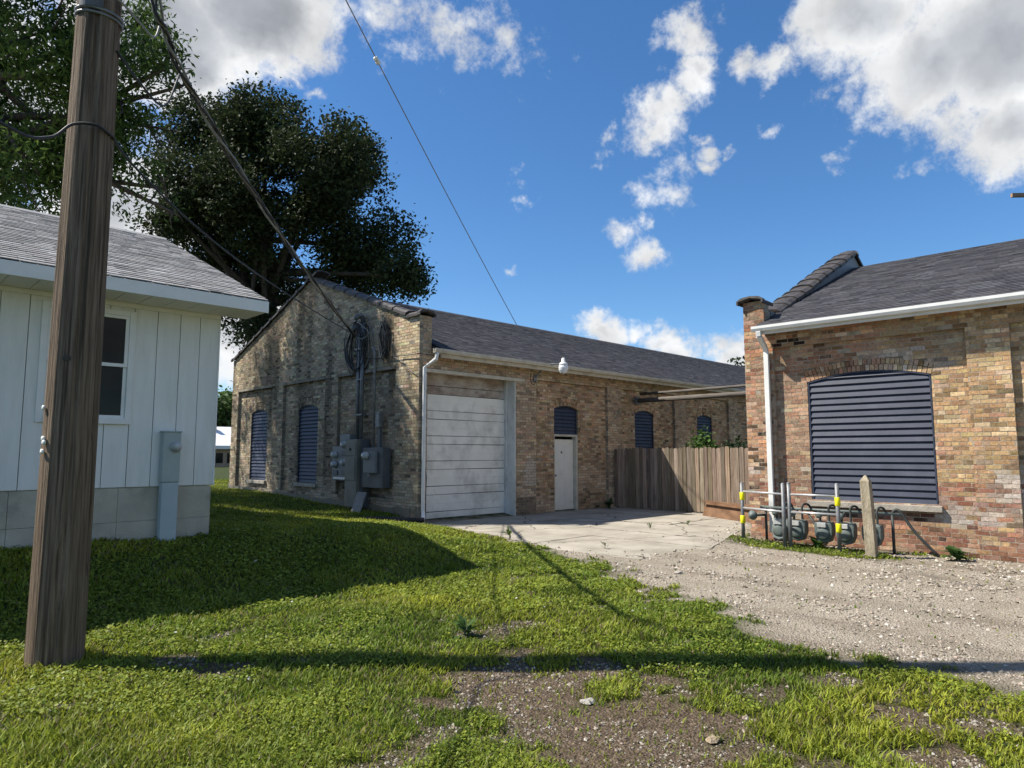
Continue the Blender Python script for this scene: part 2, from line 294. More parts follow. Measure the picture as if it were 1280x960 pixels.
TUFT = [(12.9, 6.9), (12.2, 6.6), (11.75, 5.6), (11.75, 4.4), (11.6, 3.7), (12.2, 3.4), (12.9, 4.2)]
def masks(x, y):
    n1 = fbm(x, y, 0, 1.1, 5) - .5; n2 = fbm(x, y, 9, 4.5, 4) - .5
    g = sst(.40, -.30, poly_sd(x, y, GRAVEL) + n1 * 1.3 + n2 * 1.6)
    g = g * (1 - .8 * sst(.15, -.15, poly_sd(x, y, TUFT) + n1 * .8 + n2 * .6))
    d = sst(.38, -.34, poly_sd(x, y, DIRT) + n1 * 1.7 + n2 * 1.8) * (1 - .85 * sst(.0, .12, fbm(x, y, 52, 3.0, 4) - .5 + .25 * sst(3.6, 4.6, x)))
    th = sst(.35, -.25, poly_sd(x, y, THIN) + n1 * 1.1) * sst(-.09, .05, n2)
    sp = sst(.20, .28, fbm(x, y, 31, 1.9, 4) - .5 + .05 * sst(7, 4, np.hypot(x - 4.6, y - 4.2)))   # odd bare spots in the lawn
    d = np.maximum(d, np.maximum(.95 * th, .7 * sp * (1 - sst(6.2, 7.4, y))))
    return g, d
def gz(x, y):
    x = np.asarray(x, 'f'); y = np.asarray(y, 'f')
    z = .46 * sst(7.1, 10.3, y) * (1 - .62 * sst(4.5, 9, x) * (1 - sst(14, 22, y)))
    z = z * (1 - sst(8.4, 9.7, x) * (1 - sst(12.9, 13.9, y)))
    z = z - .05 * sst(10.5, 12.9, x) * (1 - sst(5.6, 6.8, y)) - .008 * sst(5.5, 7.5, x)
    z = z + (fbm(x, y, 5, .55, 3) - .5) * .10 * (1 - sst(8.4, 9.4, x)) + (fbm(x, y, 2, 2.2, 3) - .5) * .03 * (1 - .6 * sst(8.2, 9, x))
    sd = poly_sd(x, y, SLAB); z = z - .05 * sst(-.10, -.24, sd) + sst(.5, .0, sd) * (.010 + (fbm(x, y, 66, 3.5, 3) - .5) * .05) * (1 - sst(-.05, -.2, sd)) * (1 - sst(12.4, 12.9, y))
    return z
def axis_pts(lo, hi, f0, f1, fs, grow=1.16):
    a = list(np.arange(f0, f1, fs)); s = fs; p = f1
    while p < hi: a.append(p); s *= grow; p += s
    s = fs; p = f0 - fs; b = []
    while p > lo: b.append(p); s *= grow; p -= s
    return np.array(sorted(b) + a)
gx = axis_pts(-900, 900, -3, 14, .085); gy = axis_pts(-900, 900, -2, 14.5, .085)
XX, YY = np.meshgrid(gx, gy, indexing='ij'); ZZ = gz(XX, YY)
nx_, ny_ = XX.shape; idx = np.arange(nx_ * ny_).reshape(nx_, ny_)
fc = np.stack([idx[:-1, :-1], idx[1:, :-1], idx[1:, 1:], idx[:-1, 1:]], -1).reshape(-1, 4)
mg, md = masks(XX, YY)
def ground_mat():
    m, t, b, N, L = nodes('ground')
    a = N('ShaderNodeAttribute'); a.attribute_name = 'col'; sp = N('ShaderNodeSeparateColor'); L(a.outputs['Color'], sp.inputs[0])
    g = N('ShaderNodeTexCoord')
    def noise(s, d=6):
        n = N('ShaderNodeTexNoise'); n.inputs['Scale'].default_value = s; n.inputs['Detail'].default_value = d; n.inputs['Roughness'].default_value = .65; L(g.outputs['Object'], n.inputs['Vector']); return n.outputs['Fac']
    def ramp(f, *st):
        r = N('ShaderNodeValToRGB'); L(f, r.inputs[0]); el = r.color_ramp.elements
        el[0].position, el[0].color = st[0][0], (*st[0][1], 1); el[1].position, el[1].color = st[-1][0], (*st[-1][1], 1)
        for p, c in st[1:-1]: q = el.new(p); q.color = (*c, 1)
        return r.outputs[0]
    def mix(f, A, B):
        q = N('ShaderNodeMix'); q.data_type = 'RGBA'; L(f, q.inputs['Factor']); L(A, q.inputs['A']); L(B, q.inputs['B']); return q.outputs['Result']
    vor = N('ShaderNodeTexVoronoi'); vor.inputs['Scale'].default_value = 55; L(g.outputs['Object'], vor.inputs['Vector'])
    big = noise(1.3)
    soil = ramp(noise(14), (.3, (.022, .030, .010)), (.7, (.055, .075, .020)))
    dirt = ramp(noise(22), (.3, (.050, .035, .024)), (.55, (.115, .085, .058)), (.78, (.26, .205, .145)))
    grv = ramp(vor.outputs['Color'], (.1, (.19, .16, .125)), (.5, (.31, .27, .215)), (.9, (.47, .42, .35)))
    sand = ramp(big, (.35, (.25, .21, .16)), (.65, (.36, .315, .25)))
    nn = N('ShaderNodeMapRange'); L(noise(3.2), nn.inputs['Value']); nn.inputs['From Min'].default_value = .38; nn.inputs['From Max'].default_value = .62
    grv = mix(nn.outputs[0], grv, sand)
    mpr = N('ShaderNodeMapping'); mpr.inputs['Rotation'].default_value = (0, 0, .35); mpr.inputs['Scale'].default_value = (1.5, .16, 1); L(g.outputs['Object'], mpr.inputs[0])
    nr_ = N('ShaderNodeTexNoise'); nr_.inputs['Scale'].default_value = 1.0; nr_.inputs['Detail'].default_value = 4; L(mpr.outputs[0], nr_.inputs['Vector'])
    rut = N('ShaderNodeMapRange'); L(nr_.outputs['Fac'], rut.inputs['Value']); rut.inputs['From Min'].default_value = .5; rut.inputs['From Max'].default_value = .68; rut.inputs['To Max'].default_value = .65
    rc_ = N('ShaderNodeRGB'); rc_.outputs[0].default_value = (.17, .14, .105, 1); grv = mix(rut.outputs[0], grv, rc_.outputs[0])
    c = mix(sp.outputs[1], soil, dirt); c = mix(sp.outputs[0], c, grv)
    L(c, b.inputs['Base Color']); b.inputs['Roughness'].default_value = .95; b.inputs['Specular IOR Level'].default_value = .15
    bp = N('ShaderNodeBump'); bp.inputs['Strength'].default_value = .8; bp.inputs['Distance'].default_value = .025
    ad = N('ShaderNodeMath'); ad.operation = 'ADD'; L(noise(30), ad.inputs[0]); L(vor.outputs['Distance'], ad.inputs[1]); L(ad.outputs[0], bp.inputs['Height']); L(bp.outputs[0], b.inputs['Normal'])
    return m
far = sst(25, 45, np.hypot(XX, YY))
cols = np.stack([mg, md * (1 - far), np.zeros_like(mg)], -1)
ground = add('ground', np_mesh('ground', np.stack([XX, YY, ZZ], -1), fc, cols, ground_mat(), True)); tag(ground, kind='structure')

# concrete apron in front of the garage, panel by panel
apron = MB()
apron.f.append([apron.pt((x * 1, y * 1, -.11)) for x, y in SLAB][::-1])
apron_o = apron.build('concrete_apron', M['found']); tag(apron_o, kind='structure')
def clip_poly(poly, a, b, c):          # keep a*x+b*y<=c
    r = []
    for k in range(len(poly)):
        p, q = poly[k], poly[(k + 1) % len(poly)]; dp = a * p[0] + b * p[1] - c; dq = a * q[0] + b * q[1] - c
        if dp <= 0: r.append(p)
        if dp * dq < 0: t = dp / (dp - dq); r.append((p[0] + (q[0] - p[0]) * t, p[1] + (q[1] - p[1]) * t))
    return r
xs = [7, 11.05, 13.9, 20]; ys = [5, 8.55, 10.9, 14]
for i in range(3):
    for j in range(3):
        p = SLAB; gap = .012
        for a, b, c in ((1, .03, xs[i + 1] - gap), (-1, -.03, -xs[i] - gap), (-.02, 1, ys[j + 1] - gap), (.02, -1, -ys[j] - gap)): p = clip_poly(p, a, b, c) if p else p
        if len(p) < 3: continue
        h = .005 + random.uniform(-.005, .006); mb = MB(); n = len(p); pr = []
        for k in range(n):              # rough broken outer edge
            q0, q1 = p[k], p[(k + 1) % n]; L_ = math.dist(q0, q1); mm = max(1, int(L_ / .25)) if not (abs(q0[1] - 12.94) < .02) else 1
            for s_ in range(mm):
                t = s_ / mm; jx = random.uniform(-.02, .02) if s_ else 0; pr.append((q0[0] + (q1[0] - q0[0]) * t + jx, q0[1] + (q1[1] - q0[1]) * t + jx))
        top = [mb.pt((x, y, h)) for x, y in pr]; bot = [mb.pt((x, y, -.12)) for x, y in pr]; n = len(pr)
        mb.f.append(tuple(top))
        for k in range(n): mb.f.append((bot[k], bot[(k + 1) % n], top[(k + 1) % n], top[k]))
        mb.build('slab_panel', M['slab'], apron_o)

# ------------------------------------------------------------------ pieces: bricks and shingles
BOXF = np.array([[0, 1, 2, 3], [0, 4, 5, 1], [1, 5, 6, 2], [2, 6, 7, 3], [3, 7, 4, 0]])
def split_pieces(name, rest_name, verts, cols, faces, matl, parent, keep=300):
    """largest pieces in view become parts of their own, the others one part"""
    verts = np.asarray(verts, 'f'); cols = np.asarray(cols, 'f'); n, k = verts.shape[:2]
    c = verts.mean(1) - CAM; z = np.maximum(c @ FW, .1); px = 863 * (c @ RT) / z; py = 863 * (c @ UP) / z
    f4 = verts[:, :4]; e1 = f4[:, 1] - f4[:, 0]; e2 = f4[:, 3] - f4[:, 0]
    nrm = np.cross(e1, e2); s = np.abs((nrm * c).sum(1)) / np.linalg.norm(c, axis=1) ** 3
    s = np.where((np.abs(px) < 632) & (np.abs(py) < 476), s, 0)
    order = np.argsort(-s); top = order[:keep]; rest = order[keep:]
    for i in top:
        me = np_mesh(name, verts[i], faces, np.repeat(cols[i][None], k, 0), matl); add(name, me, parent)
    if len(rest):
        F = (faces[None] + (np.arange(len(rest)) * k)[:, None, None]).reshape(-1, faces.shape[1])
        o = add(rest_name, np_mesh(rest_name, verts[rest].reshape(-1, 3), F, np.repeat(cols[rest], k, 0), matl), parent)
        tag(o, kind='stuff')
def arch_half(v, w, spring, rise, ring):
    R = (w * w / 4 + rise * rise) / (2 * rise); vc = spring + rise - R; th = math.asin(min(1, w / 2 / R))
    Ro = R + ring
    if v <= spring: return w / 2
    if v >= vc + Ro: return 0
    return min(math.sqrt(max(0, Ro * Ro - (v - vc) ** 2)), w / 2 + (v - spring) * math.tan(th))
def brick_wall(O, U, N, span, v0, v1, zones, opens, colf, rng, course=.0735, mod=.216, joint=.0115, depth=.10, back=.25, rough=.003):
    """courses of bricks; returns brick corner arrays, colours, and mortar strips"""
    O, U, N = np.array(O, float), np.array(U, float), np.array(N, float); Z = np.array([0, 0, 1.])
    bv, bc, strips = [], [], MB(); k = 0; v = v0
    while v < v1 - .03:
        vm = v + course / 2; a, b = span(vm)
        if b - a > .05:
            segs = [(a, b, 0.)]
            for (ua, ub, va, vb, dep) in zones:
                if va < vm < vb:
                    ns = []
                    for s in segs:
                        if ub <= s[0] or ua >= s[1]: ns.append(s); continue
                        if s[0] < ua: ns.append((s[0], ua, s[2]))
                        ns.append((max(s[0], ua), min(s[1], ub), dep))
                        if s[1] > ub: ns.append((ub, s[1], s[2]))
                    segs = ns
            for (uc, w, ob, sp, rise, ring) in opens:
                if ob < vm:
                    h = arch_half(vm, w, sp, rise, ring) if rise else (w / 2 if vm < sp else 0)
                    if h <= 0: continue
                    ua, ub = uc - h, uc + h; ns = []
                    for s in segs:
                        if ub <= s[0] or ua >= s[1]: ns.append(s); continue
                        if s[0] < ua: ns.append((s[0], ua, s[2]))
                        if s[1] > ub: ns.append((ub, s[1], s[2]))
                    segs = ns
            header = (k % 7 == 6); m = mod / 2 if header else mod; ph = (m / 2 if k % 2 else 0) + (.03 if header else 0)
            for (s0, s1, dep) in segs:
                if s1 - s0 < .02: continue
                cen = O + U * (s0 + s1) / 2 + Z * vm - N * (dep + .0030 + back / 2)
                strips.obox(cen, U * (s1 - s0) / 2, N * back / 2, Z * course / 2)
                j = math.floor((s0 - ph) / m)
                while True:
                    u0 = max(s0, ph + j * m + joint / 2); u1 = min(s1, ph + (j + 1) * m - joint / 2); j += 1
                    if ph + j * m - m > s1: break
                    if u1 - u0 < .03: 
                        if u0 >= s1: break
                        continue
                    pr = abs(rng.normal(0, .0009)) if rng.random() > .014 else -.009; q = []
                    for (uu, vv) in ((u0, v + joint / 2), (u1, v + joint / 2), (u1, v + course - joint / 2), (u0, v + course - joint / 2)):
                        q.append(O + U * (uu + rng.normal(0, rough * .6)) + Z * (vv + rng.normal(0, rough * .6)) - N * (dep - pr + rng.normal(0, rough * .5)))
                    q += [p - N * depth for p in q]
                    bv.append(q); bc.append(colf((u0 + u1) / 2, vm, dep))
        v += course; k += 1
    return bv, bc, strips
def voussoirs(O, U, N, uc, w, spring, rise, dep, colf, rng, rings=2):
    O, U, N = np.array(O, float), np.array(U, float), np.array(N, float); Z = np.array([0, 0, 1.])
    R = (w * w / 4 + rise * rise) / (2 * rise); vc = spring + rise - R; th = math.asin(min(1, w / 2 / R)); bv, bc = [], []
    for r in range(rings):
        r0 = R + .004 + r * .108; n = max(4, int(2 * th * r0 / .073)); st = 2 * th / n
        for i in range(n):
            a0 = -th + i * st + .0055 / r0; a1 = -th + (i + 1) * st - .0055 / r0; pr = abs(rng.normal(0, .001)); q = []
            for (a, rr) in ((a0, r0), (a1, r0), (a1, r0 + .098), (a0, r0 + .098)):
                q.append(O + U * (uc + rr * math.sin(a)) + Z * (vc + rr * math.cos(a)) - N * (dep - pr))
            q += [p - N * .1 for p in q]; bv.append(q); bc.append(colf(uc + r0 * math.sin((a0 + a1) / 2), vc + r0, dep))
    return bv, bc
def pick(rng, pal, wts):
    c = np.array(pal[rng.choice(len(pal), p=np.array(wts) / sum(wts))]); h = rng.random()
    if h < .06: c = c * .6 + np.array([.22, .19, .14])        # pale washed brick
    elif h < .15: c = c * .5                                   # burnt brick
    return c * rng.uniform(.74, 1.2) * (1 + rng.normal(0, .04, 3))
def shingles(O, U, S, Nn, length, slope, pal, rng, exp=.145, wmin=.14, wmax=.34):
    O, U, S, Nn = [np.array(a, float) for a in (O, U, S, Nn)]; vs, cs = [], []
    for k in range(int(slope / exp)):
        u = -rng.uniform(0, .3); b0 = k * exp
        while u < length:
            w = rng.uniform(wmin, wmax); ua, ub = max(0, u), min(length, u + w - .004); u += w
            if ub - ua < .03: continue
            lift = .012 + rng.uniform(0, .007); dr = rng.uniform(-.006, .012); q = []
            for (uu, bb, hh) in ((ua, b0 - dr, lift), (ub, b0 - dr, lift), (ub, min(slope, b0 + exp * 1.15), .004), (ua, min(slope, b0 + exp * 1.15), .004)): q.append(O + U * uu + S * bb + Nn * hh)
            q += [q[0] - Nn * .012, q[1] - Nn * .012]
            vs.append(q); cs.append(np.array(pal[rng.integers(len(pal))]) * rng.uniform(.8, 1.2))
    return vs, cs
SHF = np.array([[0, 1, 2, 3], [4, 5, 1, 0], [0, 3, 3, 4], [1, 5, 2, 2]])[:2]
def louver(bld, O, U, N, uc, w, z0, spring, rise, dep, pitch, label=None, sill=True, sillmat='sill'):
    O, U, N = Vector(O), Vector(U), Vector(N); Z = Vector((0, 0, 1))
    R = (w * w / 4 + rise * rise) / (2 * rise); vc = spring + rise - R
    half = lambda v: w / 2 if v <= spring else math.sqrt(max(0, R * R - (v - vc) ** 2))
    P = lambda u, v, d: O + U * u + Z * v - N * d
    mb = MB(); n = 10                              # back board
    pts = [(uc - w / 2, z0), (uc + w / 2, z0)] + [(uc + w / 2 * math.cos(math.pi * i / n), 0) for i in range(n + 1)]
    pts = pts[:2] + [(u, vc + math.sqrt(max(0, R * R - (u - uc) ** 2))) for u, _ in pts[2:]]
    mb.f.append(tuple(mb.pt(P(u, v, dep + .07)) for u, v in pts))
    win = mb.build('window', M['black'], bld)
    if label: win['label'] = label
    fr = MB()
    for sgn in (-1, 1): fr.obox(P(uc + sgn * (w / 2 - .012), (z0 + spring) / 2, dep + .02), U * .0125, N * .045, Z * (spring - z0) / 2)
    k = [(uc + (w / 2) * math.sin(a), 0) for a in [(-1 + 2 * i / 12) * math.pi / 2 for i in range(13)]]
    k = [P(u, vc + math.sqrt(max(0, R * R - (u - uc) ** 2)) - .012, dep + .02) for u, _ in k]
    for a, b in zip(k, k[1:]):
        if (b - a).length > .004: fr.bar(a, b, .09, .025, up=Z)
    fr.build('frame', M['navy'], win)
    v = z0 + .012
    while v < spring + rise - .03:
        top = min(v + pitch * 1.12, spring + rise - .012); h = half(min(v + pitch * .75, spring + rise - .01)) - .026; hb = half(v) - .026
        if h < .06: h = .3 * hb
        sb = MB(); g = random.uniform(-.003, .003)
        q = [P(uc - hb, v, dep - .020 + g), P(uc + hb, v, dep - .020 + g), P(uc + h, top, dep + .022), P(uc - h, top, dep + .022)]
        q2 = [p - N * .010 for p in q]; lip = [P(uc - hb, v - .014, dep - .010 + g), P(uc + hb, v - .014, dep - .010 + g)]
        i = [sb.pt(p) for p in q + q2 + lip]
        sb.f += [(i[0], i[1], i[2], i[3]), (i[7], i[6], i[5], i[4]), (i[8], i[9], i[1], i[0]), (i[4], i[5], i[9], i[8]), (i[3], i[2], i[6], i[7]), (i[0], i[3], i[7], i[4]), (i[1], i[5], i[6], i[2])]
        sb.build('slat', M['navy'], win)
        v += pitch
    if sill:
        s = MB(); s.obox(P(uc, z0 - .055, dep - .02), U * (w / 2 + .07), N * .11, Z * .05); s.build('sill', M[sillmat], win, bevel=.008)
    return win
def coping_tile(parent, p, d, n, side, length, width=.44, end=False):
    """one clay saddle tile lying along d, its up normal n"""
    p, d, n, side = Vector(p), Vector(d).normalized(), Vector(n).normalized(), Vector(side).normalized(); mb = MB()
    prof = [(-.5, -.10), (-.5, -.02), (-.34, .045), (0, .07), (.34, .045), (.5, -.02), (.5, -.10), (.44, -.10), (.44, -.03), (0, .03), (-.44, -.03), (-.44, -.10)]
    prof = [(a * width, b * .8) for a, b in prof]
    mb.extrude(prof, p, side, n, d * (length - .012))
    mb.extrude([(a * 1.09, b * 1.1 + .014) for a, b in prof], p - d * .03, side, n, d * .11)
    return mb.build('coping_tile', M['coping'], parent)

# ------------------------------------------------------------------ brick workshop with the garage door
GX, WY = 9.7, 12.95
shop = thing('brick_building', 'long tan brick workshop with white garage door and dark shingle roof', 'building', (GX, WY, 0))
r1 = np.random.default_rng(21)
def col_gable(u, v, dep):
    Y = 23.5 - u
    c = pick(r1, [(.385, .315, .215), (.33, .265, .18), (.44, .365, .255), (.25, .195, .135), (.39, .29, .20)], [4, 4, 3, 1.6, 1.5])
    st = float(fbm(Y * 1.7, v * .22, 3, 1, 4)); s = max(0, min(1, (st - .47) * 6)) * (1 if v > 1 else .5)
    c = c * (1 - .66 * s)
    if 13 < Y < 14.3 and v > 3.2: c = c * 1.22 + np.array([.03, .015, 0])  # sunlit upper corner painted into the brick colour, lighter and warmer
    if v < 1.0: 
        w = float(fbm(Y * 1.2, v * 1.5, 8, 1, 4)); c = c * .9 + np.array([.12, .11, .095]) * max(0, min(1, (w - .45) * 5))
    return np.clip(c, .015, .8)
def col_long(u, v, dep):
    c = pick(r1, [(.44, .305, .185), (.38, .25, .145), (.47, .355, .235), (.29, .19, .12), (.43, .26, .155)], [4, 4, 3, 1.6, 1.6])
    w = float(fbm(u * .9, v * 1.1, 14, 1, 4)); c = c * (.66 + .68 * float(fbm(u * 1.8, v * 2.2, 130, 1, 3)))
    if dep == 0: c = c * .82 + np.array([.085, .078, .065])
    if v < 1.3: c = c * .85 + np.array([.22, .19, .15]) * max(0, min(1, (w - .44 - .12 * v) * 5))
    if 3.5 < u < 4.0 and .75 < v < 1.45: c = c * .35 + np.array([.33, .29, .24])
    if 3.25 < u < 4.0 and v < .45 and w > .42: c = c * .45
    if v > 3.62: c = c * .95 + np.array([.02, .02, .01])
    return np.clip(c, .015, .8)
def gab_top(Y): return 4.78 + .362 * (min(Y - 13.0, 23.45 - Y))
def gspan(v):
    if v < 4.78: return (0.02, 10.55)
    h = (v - 4.78) / .362; return (h + .05, 10.5 - h) if v > 4.86 else (h, 10.55)
gz_zones = [(.5, 3.05, .55, 3.67, .09), (3.75, 6.25, .5, 3.67, .09), (6.93, 9.6, .5, 3.67, .09)]
gable_opens = [(1.97, 1.16, .78, 2.90, .12, .216), (5.16, 1.14, .78, 2.90, .12, .216)]
O1, U1, N1 = (GX, 23.5, 0), (0, -1, 0), (-1, 0, 0)
bv, bc, st = brick_wall(O1, U1, N1, gspan, -.2, 6.72, gz_zones, gable_opens, col_gable, r1)
for (uc, w, ob, sp, ri, rg) in gable_opens:
    a, b = voussoirs(O1, U1, N1, uc, w, sp, ri, .09, col_gable, r1); bv += a; bc += b
gw = st.build('gable_wall', M['mortar_dark'], shop)
O2, U2, N2 = (GX, WY, 0), (1, 0, 0), (0, -1, 0)
lz = [(3.97, 7.15, -1, 3.64, .09)] + [(a, a + 3.05, -1, 3.64, .09) for a in (7.84, 11.6, 15.36, 19.1, 22.9)]
lo_ = [(1.72, 2.96, -1, 3.60, 0, 0), (5.32, 1.04, -1, 2.88, .10, .216), (9.2, 1.05, .78, 2.90, .11, .216), (13.0, 1.05, .78, 2.90, .11, .216), (16.8, 1.05, .78, 2.90, .11, .216)]
def lspan(v): return (.106, 27.5) if v < 3.97 else (.106, .36)
bv2, bc2, st2 = brick_wall(O2, U2, N2, lspan, -.2, 4.86, lz, lo_, col_long, r1)
for (uc, w, ob, sp, ri, rg) in lo_[1:]:
    a, b = voussoirs(O2, U2, N2, uc, w, sp, ri, .09, col_long, r1); bv2 += a; bc2 += b
lw = st2.build('long_wall', M['mortar_dark'], shop)
split_pieces('brick', 'brickwork', bv + bv2, bc + bc2, BOXF, M['brick'], shop)
# arch backing mortar, plain rear walls and inner core
core = MB()
core.box(GX + .36, 37.2, 23.2, 23.5, -.2, 4.2); core.box(36.9, 37.2, WY + .4, 23.2, -.2, 4.2)
for (uc, w, ob, sp, ri, rg) in gable_opens: core.box(GX + .13, GX + .2, 23.5 - uc - w / 2 - .25, 23.5 - uc + w / 2 + .25, sp + ri + .02, sp + ri + .42)
for (uc, w, ob, sp, ri, rg) in lo_[1:]: core.box(GX + uc - w / 2 - .25, GX + uc + w / 2 + .25, WY + .13, WY + .2, sp + ri + .02, sp + ri + .42)
core.build('rear_wall', M['mortar_dark'], shop)
cb = MB(); cb.box(GX - .035, GX, 13.9, 16.57, 3.67, 3.74)
for a, b in ((17.25, 19.75), (20.45, 23.0)): cb.box(GX - .035, GX, a, b, 3.67, 3.74)
cb.build('corbel_band', M['mortar_dark'], shop)
# plinth render smeared over the foot of the gable wall
pl = MB(); pr_ = [(0, -.3)]
for i in range(43): y = 23.5 - i * .245; pr_.append((23.5 - y, .30 + .26 * (y - 13) / 10.5 + random.uniform(-.07, .07)))
pr_.append((10.3, -.3)); pl.extrude([(a, b) for a, b in pr_], (GX - .012, 23.5, 0), U1, (0, 0, 1), (.06, 0, 0))
pl.build('plinth_render', mat('plinth_render', (.17, .155, .12), (.30, .28, .225), 3, .95, bump=.6, bscale=25, dirt=(.08, .07, .05), dscale=3, dth=(.45, .7)), shop)
for uc, s_ in ((1.97, 0), (5.16, 0)): louver(shop, O1, U1, N1, uc, 1.16 if uc < 3 else 1.14, .78, 2.90, .12, .14, .105)
# roof
E0 = np.array([GX + .36, 12.57, 4.06]); ridge = np.array([GX + .36, 18.22, 6.43]); S = ridge - E0; sl_ = np.linalg.norm(S); S = S / sl_; NR = np.array([0, -S[2], S[1]])
dk = MB(); A0 = Vector(E0) - Vector(NR) * .02; L27 = V(27.2, 0, 0)
def slab4(mb, a, b, c, d, th): 
    i = [mb.pt(p) for p in (a, b, c, d)] + [mb.pt(Vector(p) - Vector((0, 0, th))) for p in (a, b, c, d)]
    mb.f += [(i[0], i[1], i[2], i[3]), (i[7], i[6], i[5], i[4])] + [(i[k], i[4 + k], i[4 + (k + 1) % 4], i[(k + 1) % 4]) for k in range(4)]
rt = Vector(ridge) - V(0, 0, .02); bk = V(GX + .36, 23.9, 4.04)
slab4(dk, A0, A0 + L27, rt + L27, rt, .06); slab4(dk, rt + V(0, .005, 0), rt + L27 + V(0, .005, 0), bk + L27, bk, .06)
roof1 = dk.build('roof', M['deck'], shop)
pal1 = [(.060, .060, .069), (.050, .050, .059), (.072, .072, .081), (.042, .042, .051), (.058, .056, .062)]
sv, scol = shingles(E0, (1, 0, 0), S, NR, 27.2, sl_, pal1, r1)
split_pieces('shingle', 'shingles', sv, scol, SHF, M['shingle'], roof1)
rc = MB(); rc.extrude([(-.16, -.07), (0, .012), (.16, -.07), (.16, -.055), (0, .03), (-.16, -.055)], (GX + .36, 18.22, 6.43), (0, 1, 0), (0, 0, 1), L27); rc.build('ridge_cap', M['coping'], roof1)
# coping tiles up both rakes and over the corner piers
rk = Vector((0, 1, .362)).normalized(); rn = Vector((0, -.362, 1)).normalized()
y = 13.42
while y < 17.95:
    coping_tile(shop, (GX + .155, y, gab_top(y) + .06), rk, rn, (1, 0, 0), .61, .46); y += .565
coping_tile(shop, (GX + .155, 12.86, 4.93), (0, 1, 0.0), (0, 0, 1), (1, 0, 0), .55, .46)
rk2 = Vector((0, -1, .362)).normalized(); rn2 = Vector((0, .362, 1)).normalized(); y = 23.5
while y > 18.4:
    coping_tile(shop, (GX + .155, y, gab_top(y) + .06), rk2, rn2, (1, 0, 0), .61, .46); y -= .565
# eaves: soffit board, fascia, gutter, downspout
f = MB(); f.box(GX + .4, 37.2, 12.62, 12.66, 3.86, 4.03); f.box(GX + .4, 37.2, 12.66, WY - .002, 3.99, 4.02); f.build('fascia', M['cream'], shop)
gp = [(0, 0), (-.09, 0), (-.115, .05), (-.115, .10), (-.105, .10), (-.105, .05), (-.085, .01), (-.008, .01), (-.008, .10), (0, .10)]
g = MB(); g.extrude(gp, (GX + .14, 12.615, 3.95), (0, 1, 0), (0, 0, 1), (27.2, 0, 0)); g.build('gutter', M['cream'], shop)
d = MB(); X = GX + .10
d.tube([(GX + .22, 12.55, 3.95), (GX + .20, 12.57, 3.8), (X, 12.87, 3.62), (X, 12.87, .30), (X - .02, 12.82, .20), (X - .12, 12.70, .13)], .048, 8); d.build('downspout', M['white_metal'], shop)
# garage door, recessed
gd = MB(); gd.box(GX + .25, GX + 3.19, WY + .42, WY + .47, 0.0, 3.6); gdo = gd.build('garage_door', M['black'], shop)
z = .015; k = 0
while z < 3.55:
    h = .205 if k % 2 == 0 else .405
    p = MB(); t = min(z + h - .012, 3.58); o_ = random.uniform(-.004, .004)
    p.obox((GX + 1.72, WY + .405 + o_, (z + t) / 2), (1.47, 0, random.uniform(-.004, .004)), (0, .02, 0), (0, 0, (t - z) / 2))
    if k % 2: p.obox((GX + 1.72, WY + .392 + o_, (z + t) / 2), (1.47, 0, 0), (0, .012, 0), (0, 0, .012))
    p.build('door_panel', M['garage'] if z < 3.05 else M['garage_top'], gdo, bevel=.006); z += h; k += 1
j = MB(); j.box(GX + 3.165, GX + 3.2, WY + .012, WY + .40, 0, 3.58); j.box(GX + 3.13, GX + 3.165, WY + .30, WY + .38, 0, 3.56); j.build('door_jamb', M['jamb'], shop)
j = MB(); j.box(GX + .215, GX + .235, WY + .1, WY + .40, 0, 3.58); j.build('door_jamb', M['jamb'], shop)
j = MB(); j.box(GX + .2, GX + 3.24, WY + .1, WY + .4, 3.585, 3.61); j.build('door_head', M['cream'], shop)
j = MB(); j.box(GX + .108, GX + 3.5, WY - .03, WY + .09, 3.53, 3.615); j.build('lintel', M['cream'], shop, bevel=.006)
# side door with louvred transom
dr = MB(); dr.box(GX + 4.84, GX + 5.74, WY + .20, WY + .24, .03, 2.02); dro = dr.build('entry_door', M['doorpaint'], shop, bevel=.004)
for (a, b) in ((.12, .82), (1.0, 1.84)):
    for (u, v) in ((4.94, 5.24), (5.34, 5.64)):
        p = MB(); p.box(GX + u, GX + v, WY + .192, WY + .2, a, b); p.build('door_panel', M['doorpaint'], dro, bevel=.006)
k = MB(); k.lathe((GX + 4.91, WY + .2, 1.0), [(.012, 0), (.012, .04), (.03, .05), (.032, .07), (.02, .085)], 12, (0, -1, 0)); k.build('door_handle', M['steel'], dro, True)
k = MB(); k.box(GX + 5.19, GX + 5.25, WY + .192, WY + .199, 1.62, 1.68); k.build('door_number_plate', M['edark'], dro)
fr = MB(); fr.box(GX + 5.745, GX + 5.835, WY + .1, WY + .25, 0, 2.1); fr.box(GX + 4.805, GX + 4.835, WY + .1, WY + .25, 0, 2.1); fr.box(GX + 4.805, GX + 5.835, WY + .1, WY + .26, 2.1, 2.16); fr.build('door_frame', M['cream'], dro)
louver(shop, O2, U2, N2, 5.32, 1.02, 2.165, 2.88, .10, .16, .105, sill=False)
for uc in (9.2, 13.0, 16.8): louver(shop, O2, U2, N2, uc, 1.05, .78, 2.90, .11, .14, .105)

